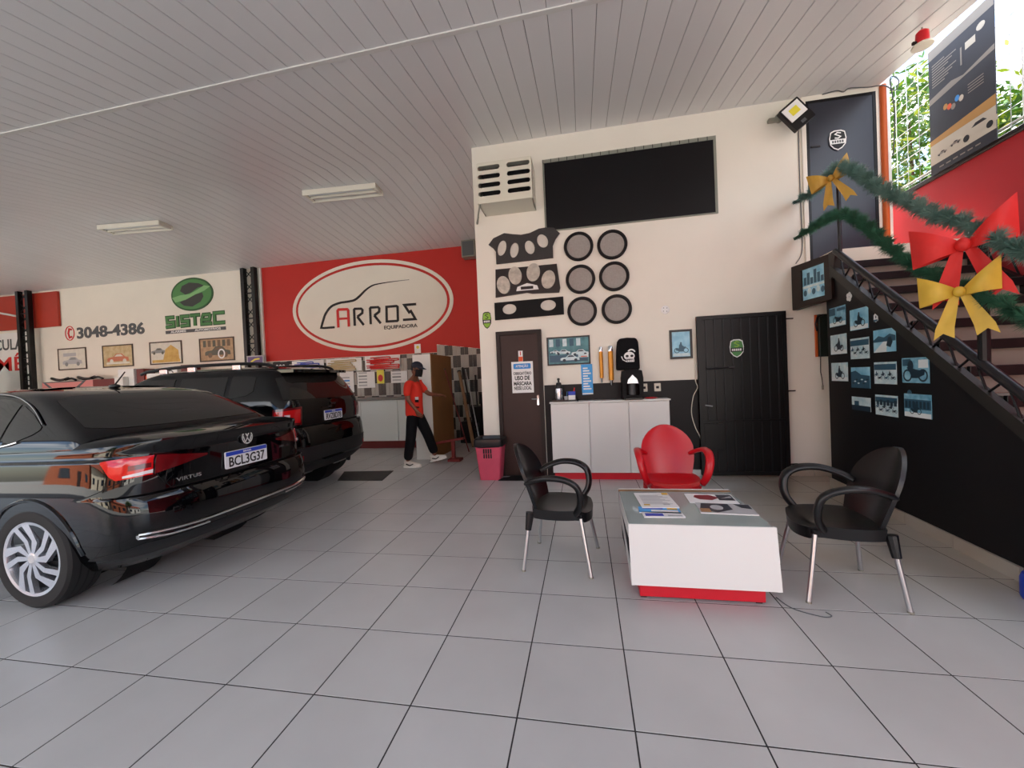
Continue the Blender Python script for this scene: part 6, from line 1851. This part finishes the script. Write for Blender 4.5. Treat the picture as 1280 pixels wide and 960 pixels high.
for sg in (-1, 1):
    if sg > 0: c2_.patch(-0.70, 0.70, lerp_tab([(0, 1.335), (0.5, 1.325), (1, 1.335)]), lerp_tab([(0, 1.615), (0.15, 1.64), (0.5, 1.645), (0.85, 1.64), (1, 1.615)]), sg, 0.006, 32, 6).build('rear_window', 'car_glass', sv)
    LO2 = [(-3.2, 1.40), (-2.0, 1.375), (-0.95, 1.375), (-0.72, 1.41), (-0.62, 1.47)]
    HI2 = [(-3.2, 1.42), (-2.75, 1.60), (-2.5, 1.665), (-0.75, 1.665), (-0.62, 1.64)]
    side2('quarter_window', -0.63, -0.98, LO2, HI2, sg)
    side2('door_window', -1.05, -1.75, LO2, HI2, sg)
    side2('door_window', -1.85, -2.95, LO2, HI2, sg)
    qa = b2.q_y(0.66, 1.15); qb = b2.q_x(-0.30, 1.15)
    lamp = b2.patch(qa, qb, lerp_tab([(0, 1.0), (1, 1.02)]), lerp_tab([(0, 1.235), (1, 1.215)]), sg, 0.020, 14, 5).build('tail_lamp', 'lamp_dark_red', sv)
    b2.patch(qa+0.03, qb-0.03, lerp_tab([(0, 1.03), (1, 1.05)]), lerp_tab([(0, 1.205), (1, 1.185)]), sg, 0.024, 14, 4).build('lamp_lens', 'lamp_red' if sg < 0 else 'lamp_dark_red', lamp)
    qm = (qa+qb)/2
    b2.patch(qm-0.05, qm+0.05, lerp_tab([(0, 1.095), (1, 1.095)]), lerp_tab([(0, 1.14), (1, 1.14)]), sg, 0.028, 5, 2).build('reverse_lens', 'lamp_white', lamp)
    b2.patch(0.0, b2.q_x(-0.36, 0.6), lerp_tab([(0, 0.34), (1, 0.36)]), lerp_tab([(0, 0.70), (0.7, 0.70), (1, 0.78)]), sg, 0.006, 24, 4).build('bumper_cover', 'car_plastic', sv)
    b2.patch(b2.q_y(0.74, 0.56), b2.q_y(0.88, 0.56), lerp_tab([(0, 0.545), (1, 0.545)]), lerp_tab([(0, 0.60), (1, 0.605)]), sg, 0.014, 6, 2).build('reflector', 'lamp_red', sv)
    # roof rail
    P = catmull([(-0.45, sg*0.62, 1.755), (-0.55, sg*0.625, 1.80), (-0.8, sg*0.63, 1.835), (-1.4, sg*0.635, 1.845), (-2.0, sg*0.635, 1.835), (-2.45, sg*0.625, 1.80), (-2.6, sg*0.61, 1.765)], 5)
    MB().tube(P, 0.022, 8).build('roof_rail', 'black_plastic', sv)
    for x in (-1.05, -1.75, -2.2): MB().box(x-0.06, x+0.06, sg*0.63-0.02, sg*0.63+0.02, 1.755, 1.83, 0.006).build('rail_foot', 'silver', sv)
    b2.line(seg([(b2.q_y(0.70, 1.3), 1.30), (b2.q_y(0.66, 1.1), 1.10), (b2.q_y(0.64, 0.98), 0.975), (0.0, 0.972)], 6), sg, 0.003, 0.002).build('tailgate_gap', 'black_matt', sv)
    for xx in (-1.02, -1.82, -2.9):
        b2.line(seg([(b2.q_x(xx, z), z) for z in (0.5, 0.8, 1.1, 1.30)], 4), sg, 0.003, 0.0).build('door_gap', 'black_matt', sv)
    for xx in (-1.2, -2.0):
        h = [b2.pt(b2.q_x(xx-dx, 1.17), 1.17, sg)+Vector((0, sg*o_, 0)) for dx, o_ in ((0, 0.0), (0.02, 0.03), (0.16, 0.03), (0.18, 0.0))]
        MB().tube(h, 0.013, 8).build('door_handle', 'suv_paint', sv)
    MB().ball((-2.85, sg*1.03, 1.36), 0.08, 0.12, 0.09).build('wing_mirror', 'suv_paint', sv)
    if sg > 0: c2_.patch(2.35, 3.65, lerp_tab([(0, 1.36), (1, 1.36)]), lerp_tab([(0, 1.64), (0.5, 1.68), (1, 1.64)]), sg, 0.004, 24, 5).build('windscreen', 'car_glass', sv)
    b2.patch(2.5, 2.85, lerp_tab([(0, 0.95), (1, 0.95)]), lerp_tab([(0, 1.15), (1, 1.15)]), sg, 0.006, 10, 3).build('headlamp', 'lamp_white', sv)
fsp = Fr((0, 0, 0), (1, 0, 0), (0, 1, 0))
MB().slab(fsp, [(-0.55, -0.66), (-0.22, -0.62), (-0.16, -0.5), (-0.14, 0), (-0.16, 0.5), (-0.22, 0.62), (-0.55, 0.66)], 1.695, 1.735).build('roof_spoiler', 'suv_paint', sv)
plate(sv, Fr((-0.072, 0.0, 1.075), (0, 1, 0), (-0.02, 0, 1)), 0.43, 0.142, 'RVZ8D78')
text('badge_lettering', 'Jeep', Fr((-0.075, -0.06, 1.215), (0, 1, 0), (-0.05, 0, 1)), 0, 0, 0.13, 0.05, 0.0, 'steel_dark', sv, 0.006, 0.01)
MB().tube([(-0.13, -0.05, 1.345), (-0.15, -0.1, 1.37), (-0.16, 0.30, 1.36)], 0.010, 6).build('rear_wiper', 'black_plastic', sv)
fs2 = Fr((-0.245, -0.02, 1.555), (0, 1, 0), (-0.55, 0, 1))
MB().slab(fs2, [(-0.03, -0.07), (0.03, -0.07), (0.03, 0.03), (0.0, 0.07), (-0.03, 0.03)], 0.004, 0.006).build('window_sticker', 'photo_pale', sv)
for yy in (-0.38, 0.38):
    MB().box(-1.75, -1.55, yy-0.25, yy+0.25, 0.8, 1.42, 0.06).build('seat_back', 'cloth_black', sv)
    MB().box(-1.72, -1.58, yy-0.13, yy+0.13, 1.42, 1.60, 0.04).build('headrest', 'cloth_black', sv)
    MB().box(-2.75, -2.55, yy-0.25, yy+0.25, 0.8, 1.40, 0.06).build('seat_back', 'cloth_black', sv)
# ------------------------------------------------------------------ man walking to the right
def skin(name, chains, m, parent, sub=2, root=0):
    """chains: list of lists of (co, radius); points closer than 1 mm are joined"""
    vs_, rs, es = [], [], []
    def vid(co, r):
        for i, v in enumerate(vs_):
            if (Vector(v)-Vector(co)).length < 1e-3: return i
        vs_.append(co); rs.append(r); return len(vs_)-1
    for ch in chains:
        pr = None
        for co, r in ch:
            i = vid(co, r)
            if pr is not None and pr != i: es.append((pr, i))
            pr = i
    me = bpy.data.meshes.new(name); me.from_pydata([tuple(v) for v in vs_], es, [])
    o = bpy.data.objects.new(name, me); COL.objects.link(o)
    o.modifiers.new('skin', 'SKIN')
    sv_ = me.skin_vertices[0].data
    for i, r in enumerate(rs):
        sv_[i].radius = (r, r) if not isinstance(r, tuple) else r
        sv_[i].use_root = (i == root)
    s = o.modifiers.new('sub', 'SUBSURF'); s.levels = sub; s.render_levels = sub
    bpy.context.view_layer.update()
    dg = bpy.context.evaluated_depsgraph_get()
    m2_ = bpy.data.meshes.new_from_object(o.evaluated_get(dg))
    bpy.data.objects.remove(o); bpy.data.meshes.remove(me)
    m2_.name = name
    m2_.materials.clear(); m2_.materials.append(MATS[m]); m2_.shade_smooth()
    return link(name, m2_, parent)
pr = thing('person', 'man in red shirt, black trousers, cap and mask walking right', 'person', (-2.97, 6.66, 0))
# local: +x walking direction, -y near side
hipC = (-0.06, 0.0, 1.00); chest = (-0.05, 0, 1.32); neck0 = (-0.045, 0, 1.52); neck = (-0.01, 0, 1.60); head = (0.03, -0.005, 1.70)
shR = (-0.07, -0.185, 1.46); elR = (-0.06, -0.235, 1.20); wrR = (0.08, -0.215, 1.00)
shL = (-0.03, 0.185, 1.46); elL = (0.14, 0.21, 1.27); wrL = (0.36, 0.13, 1.24)
hpR = (-0.06, -0.085, 0.93); knR = (-0.08, -0.13, 0.54); anR = (-0.15, -0.16, 0.09)
hpL = (-0.05, 0.085, 0.93); knL = (0.12, 0.13, 0.55); anL = (0.24, 0.17, 0.13)
hand = lambda w, d, up: None
def hand_chains(w, d, n, s=1.0):
    """five fingers from the palm; d = pointing direction, n = palm normal"""
    d = Vector(d).normalized(); n = Vector(n).normalized(); a = d.cross(n).normalized(); w = Vector(w)
    palm = w+d*0.055*s
    ch = [[(w, 0.024), (palm, (0.032))]]
    for k, (off, ln) in enumerate(((-0.030, 0.075), (-0.010, 0.086), (0.010, 0.080), (0.029, 0.062))):
        b0 = palm+a*off*s+d*0.028*s
        m_ = b0+d*ln*0.5*s+n*0.012*s; e = m_+d*ln*0.4*s+n*0.028*s
        ch.append([(palm, 0.032), (b0, 0.0105), (m_, 0.009), (e, 0.0075)])
    t0 = w+d*0.03*s-a*0.036*s
    ch.append([(palm, 0.032), (t0, 0.013), (t0+d*0.035*s-a*0.018*s+n*0.012*s, 0.011), (t0+d*0.062*s-a*0.016*s+n*0.02*s, 0.009)])
    return ch
bodych = [[(hipC, 0.085), (chest, 0.10), (neck0, 0.075), (neck, 0.052), ((0.0, -0.003, 1.64), 0.06)],
          [(neck0, 0.075), (shR, 0.055), (elR, 0.043), (wrR, 0.027)], [(neck0, 0.075), (shL, 0.055), (elL, 0.043), (wrL, 0.027)],
          [(hipC, 0.085), (hpR, 0.055), (knR, 0.048), (anR, 0.038)], [(hipC, 0.085), (hpL, 0.055), (knL, 0.048), (anL, 0.038)]]
bodych += hand_chains(wrR, (0.55, 0.05, -0.75), (0.1, 1, 0.1))+hand_chains(wrL, (0.95, -0.1, 0.02), (0, -0.2, -1))
body_o = skin('body', bodych, 'skin', pr)
# head with face, separate dense mesh sculpted by rows
hb = MB()
rows = []
for i in range(19):
    p = -PI/2+PI*i/18
    row = []
    for k in range(28):
        t = 2*PI*k/28
        x = 0.100*math.cos(p)*math.cos(t); y = 0.078*math.cos(p)*math.sin(t); z = 0.128*math.sin(p)
        fx = max(0, math.cos(t))*math.cos(p)
        if z < -0.02: x *= 1+0.25*(z+0.02)*(-1 if math.cos(t) < 0 else 0.4)*-1; y *= 1+1.6*(z+0.02)
        ny = math.exp(-(y/0.016)**2)
        if fx > 0.5: x += 0.022*ny*math.exp(-((z+0.018)/0.024)**2)           # nose
        if fx > 0.5: x -= 0.008*math.exp(-((abs(y)-0.033)/0.014)**2)*math.exp(-((z-0.012)/0.014)**2)   # eye sockets
        if fx > 0.5: x += 0.006*math.exp(-((z+0.062)/0.012)**2)*math.exp(-(y/0.025)**2)      # lips
        if fx > 0.4: x += 0.010*math.exp(-((z+0.098)/0.02)**2)*math.exp(-(y/0.03)**2)       # chin
        row.append((x, y, z))
    rows.append(row)
hb.grid(rows, wrap=True)
for sy in (-1, 1):
    hb.ball((-0.005, sy*0.080, -0.008), 0.022, 0.010, 0.034, 10, 8)
ho = hb.build('head', 'skin', pr, 3.0); ho.location = (0.03, -0.01, 1.725); ho.rotation_euler = (0, 0.22, -0.15)
eb = MB()
for sy in (-1, 1): eb.ball((0.088, sy*0.032, 0.012), 0.010, 0.014, 0.009, 10, 6)
eb.build('eyes', 'ink_black', ho)
mk = MB(); rows = []
for i in range(9):
    u = -0.12+0.125*i/8
    row = []
    for k in range(13):
        t = -1.25+2.5*k/12
        row.append((0.113*math.cos(t)*(1-0.6*max(0, -u-0.07))+0.014*math.exp(-(t/0.35)**2), 0.088*math.sin(t), u))
    rows.append(row)
mk.grid(rows)
mo = mk.build('face_mask', 'black_matt', ho, 2.0)
so = mo.modifiers.new('thick', 'SOLIDIFY'); so.thickness = 0.004
MB().tube([(0.03, -0.083, -0.03), (-0.02, -0.090, -0.005)], 0.003, 5).build('mask_strap', 'black_matt', ho)
cp = MB(); rows = []
for i in range(9):
    p = PI/2*i/8
    rows.append([(0.112*math.cos(p)*math.cos(t), 0.090*math.cos(p)*math.sin(t), 0.035+0.105*math.sin(p)**0.9 if p > 0 else 0.035) for t in [2*PI*k/24 for k in range(24)]])
cp.grid(rows, wrap=True)
cp.grid([[(0.10*math.cos(t)+0.09*r*math.cos(t)**0.5 if math.cos(t) > 0 else 0, (0.088+0.0*r)*math.sin(t), 0.042-0.025*r+0.012*(1-abs(math.sin(t)))) for t in [-1.2+2.4*k/12 for k in range(13)]] for r in (0, 0.4, 0.8, 1.0)])
co = cp.build('cap', 'cap_navy', ho, 1.2)
so = co.modifiers.new('thick', 'SOLIDIFY'); so.thickness = 0.005
hr = MB().grid([[(0.104*math.cos(p_)*math.cos(t), 0.084*math.cos(p_)*math.sin(t), 0.13*math.sin(p_)) for t in [PI*0.42+PI*1.16*k/14 for k in range(15)]] for p_ in [-0.25+0.6*i/6 for i in range(7)]])
hr.build('hair', 'ink_black', ho, 2.0)
# clothes
sh = skin('shirt', [[((-0.055, 0, 0.85), 0.172), ((-0.055, 0, 0.95), 0.172), ((-0.055, 0, 1.12), (0.168, 0.128)), ((-0.05, 0, 1.33), (0.178, 0.130)), ((-0.05, 0, 1.48), (0.12, 0.085)), ((-0.033, 0, 1.565), (0.082, 0.078))],
                    [((-0.05, 0, 1.48), (0.12, 0.085)), (shR, 0.078), ((-0.07, -0.222, 1.34), 0.074), ((-0.068, -0.232, 1.24), 0.068)],
                    [((-0.05, 0, 1.48), (0.12, 0.085)), (shL, 0.078), ((0.05, 0.205, 1.37), 0.072), ((0.10, 0.21, 1.30), 0.064)]], 'shirt_red', pr)
tr_ = skin('trousers', [[((-0.055, 0, 1.08), (0.140, 0.110)), ((-0.055, 0, 0.93), (0.150, 0.118)), (hpR, 0.115), (knR, 0.098), ((-0.13, -0.152, 0.25), 0.086), ((-0.15, -0.158, 0.11), 0.084)],
                       [((-0.055, 0, 0.93), (0.150, 0.118)), (hpL, 0.115), (knL, 0.098), ((0.19, 0.155, 0.30), 0.086), ((0.235, 0.168, 0.17), 0.084)]], 'cloth_black', pr)
fpn = Fr((0.06, -0.125, 1.02), (0.9, -0.43, 0), (0, 0, 1))
b = MB().slab(fpn, rect(-0.03, 0.12, 0.06, 0.20), 0.015, 0.02); 
for k in range(4): b.slab(fpn, rect(-0.08+0.04*k, 0.02, -0.055+0.04*k, 0.045), 0.012, 0.018)
b.build('shirt_print', 'ink_black', sh)
fpw = MB().slab(fpn, rect(-0.02, 0.165, 0.065, 0.215), 0.02, 0.024); fpw.build('shirt_patch', 'paper_white', sh)
def shoe(nm, x, y, z, pitch):
    o_ = empty(nm, (x, y, z)); o_.parent = pr; o_.rotation_euler = (0, pitch, 0)
    P = [(-0.075, 0.0), (-0.06, 0.0)]
    rows = []
    for i in range(11):
        u = i/10; xx = -0.085+0.31*u
        w = 0.038+0.014*math.sin(PI*u*0.9); h = 0.105-0.065*u**1.2
        if i == 0: w *= 0.6
        if i == 10: w *= 0.5; h *= 0.6
        rows.append([(xx, w*math.cos(t), 0.02+max(0, math.sin(t))*h) for t in [PI*k/10 for k in range(11)]]+[(xx, -w, 0.0), (xx, w, 0.0)])
    b = MB().grid([r for r in rows], wrap=True); b.add(rows[0], [list(range(13))]); b.add(rows[-1], [list(range(13))[::-1]])
    b.build('shoe_upper', 'shoe_white', o_, 1.0)
    b = MB().slab(Fr((0, 0, 0), (1, 0, 0), (0, 1, 0)), [(-0.095, -0.03), (-0.07, -0.045), (0.1, -0.056), (0.19, -0.045), (0.232, 0), (0.19, 0.045), (0.1, 0.056), (-0.07, 0.045), (-0.095, 0.03)], -0.004, 0.022)
    b.build('sole', 'white_paint', o_)
    b = MB().stroke(Fr((0, -0.056, 0), (1, 0, 0), (0, 0, 1)), [(-0.03, 0.06), (0.04, 0.035), (0.10, 0.06)], 0.016, -0.02, 0.002)
    b.build('side_stripe', 'ink_black', o_)
shoe('shoe', -0.13, -0.16, 0.006, 0.0)
shoe('shoe', 0.235, 0.17, 0.045, -0.22)

# ------------------------------------------------------------------ outside: ground, trees, houses across the street
b = MB().box(-60, 60, -60, -2.2, -0.3, -0.06)
struct(b.build('floor_street', 'asphalt'), 'grey street outside the open front', 'ground')
b = MB().box(4.6, 60, -2.2, 60, -0.3, -0.06); b.box(-60, -19.2, -2.2, 60, -0.3, -0.06); b.box(-19.2, 4.6, 11.0, 60, -0.3, -0.06)
struct(b.build('floor_yard', 'yard'), 'bare ground around the building', 'ground')
def tree(label, base, crown, rad, n, seed, leaf=0.24, lmats=('leaf_a', 'leaf_b', 'leaf_c'), clumps=46):
    rg = random.Random(seed)
    t = thing('broadleaf_tree', label, 'tree', base, 0, 'trees outside')
    c = Vector(crown)-Vector(base)
    b = MB().tube(catmull([(0, 0, 0), (c.x*0.2, c.y*0.1, c.z*0.45), (c.x*0.8, c.y*0.8, c.z*0.9)], 5), [0.22-0.012*i for i in range(11)], 10)
    for k in range(7):
        a = rg.random()*6.28; s0 = Vector((c.x*0.4, c.y*0.3, c.z*(0.5+0.06*k)))
        e = c+Vector((rad[0]*0.6*math.cos(a), rad[1]*0.6*math.sin(a), rad[2]*(rg.random()-0.3)))
        b.tube([s0, s0.lerp(e, 0.5)+Vector((0, 0, 0.2)), e], [0.08, 0.05, 0.02], 6)
    b.build('trunk', 'bark', t)
    bb = [([], []) for _ in lmats]
    cl = []
    for k in range(clumps):
        th = rg.random()*2*PI; ph = math.acos(rg.uniform(-0.75, 1)); r = 0.62+0.38*rg.random()
        cl.append(Vector((rad[0]*r*math.sin(ph)*math.cos(th), rad[1]*r*math.sin(ph)*math.sin(th), rad[2]*r*math.cos(ph))))
    for k in range(n):
        ck = k % clumps
        p = c+cl[ck]+Vector((rg.gauss(0, 0.34), rg.gauss(0, 0.34), rg.gauss(0, 0.28)))
        d = Vector((rg.gauss(0, 1), rg.gauss(0, 1), rg.gauss(-0.5, 0.6))).normalized()
        s = d.cross(Vector((rg.gauss(0, 0.4), rg.gauss(0, 0.4), 1))).normalized()
        L_ = leaf*(0.7+0.6*rg.random()); W2 = L_*0.15
        vi, fi = bb[0 if rg.random() < 0.55 else (1 if (cl[ck].z > 0 and rg.random() < 0.6) else 2)]
        i0 = len(vi)
        vi += [p, p+d*L_*0.45+s*W2, p+d*L_, p+d*L_*0.45-s*W2]
        fi.append((i0, i0+1, i0+2, i0+3))
    for (vi, fi), m in zip(bb, lmats):
        me = bpy.data.meshes.new('foliage'); me.from_pydata([tuple(v) for v in vi], [], fi); me.materials.append(MATS[m])
        o = link('foliage', me, t); o['kind'] = 'stuff'
tree('leafy green tree behind the fence beside the upper door', (8.2, 11.6, 0), (8.2, 11.4, 5.6), (2.0, 2.2, 2.5), 9000, 11, clumps=60)
tree('leafy green tree behind the advertising banner', (8.0, 9.0, 0), (8.0, 8.8, 4.4), (1.5, 1.9, 1.9), 7000, 12, clumps=50)
tree('bushy tree farther right behind the fence', (8.4, 6.4, 0), (8.4, 6.4, 3.8), (1.5, 1.7, 1.7), 4000, 13)

mat('house_cream', '#e8dcc4', 0.8); mat('house_brick', '#b0613f', 0.8, noise=(3, 0.2)); mat('house_white', '#f0ede4', 0.8); mat('roof_tile', '#a5533a', 0.8, noise=(4, 0.2)); mat('house_window', '#27303a', 0.2)
def house(label, x, y, w, d, h, m):
    t = thing('street_house', label, 'house', (x, y, -0.06), 0, 'houses across the street')
    MB().box(-w/2, w/2, -d/2, d/2, 0, h).build('walls', m, t)
    MB().slab(Fr((-w/2-0.3, 0, h), (0, 1, 0), (0, 0, 1)), [(-d/2-0.4, 0), (d/2+0.4, 0), (0, 1.5)], 0.0, w+0.6).build('roof', 'roof_tile', t).data
    for k in range(3):
        xx = -w*0.32+k*w*0.32
        f_ = Fr((0, d/2, 0), (-1, 0, 0), (0, 0, 1))
        if k == 1: MB().slab(f_, rect(xx-0.5, 0, xx+0.5, 2.1), 0, 0.05).build('door', 'brown_door', t)
        else: MB().slab(f_, rect(xx-0.8, 1.0, xx+0.8, 2.2), 0, 0.05).build('window', 'house_window', t)
house('cream house across the street', -14, -17, 10, 6, 3.4, 'house_cream')
house('brick house across the street', -3, -17, 9, 6, 3.8, 'house_brick')
house('white house across the street', 8, -17, 10, 6, 3.2, 'house_white')
house('brick house at the street end', -26, -17, 11, 6, 4.2, 'house_brick')
tree('street tree between the cream and brick houses', (-8.6, -10.8, 0), (-8.6, -10.8, 4.2), (1.8, 1.6, 1.6), 3500, 21, 0.34)
tree('street tree beside the white house', (2.4, -10.8, 0), (2.4, -10.8, 4.0), (1.6, 1.5, 1.5), 3500, 22, 0.34)
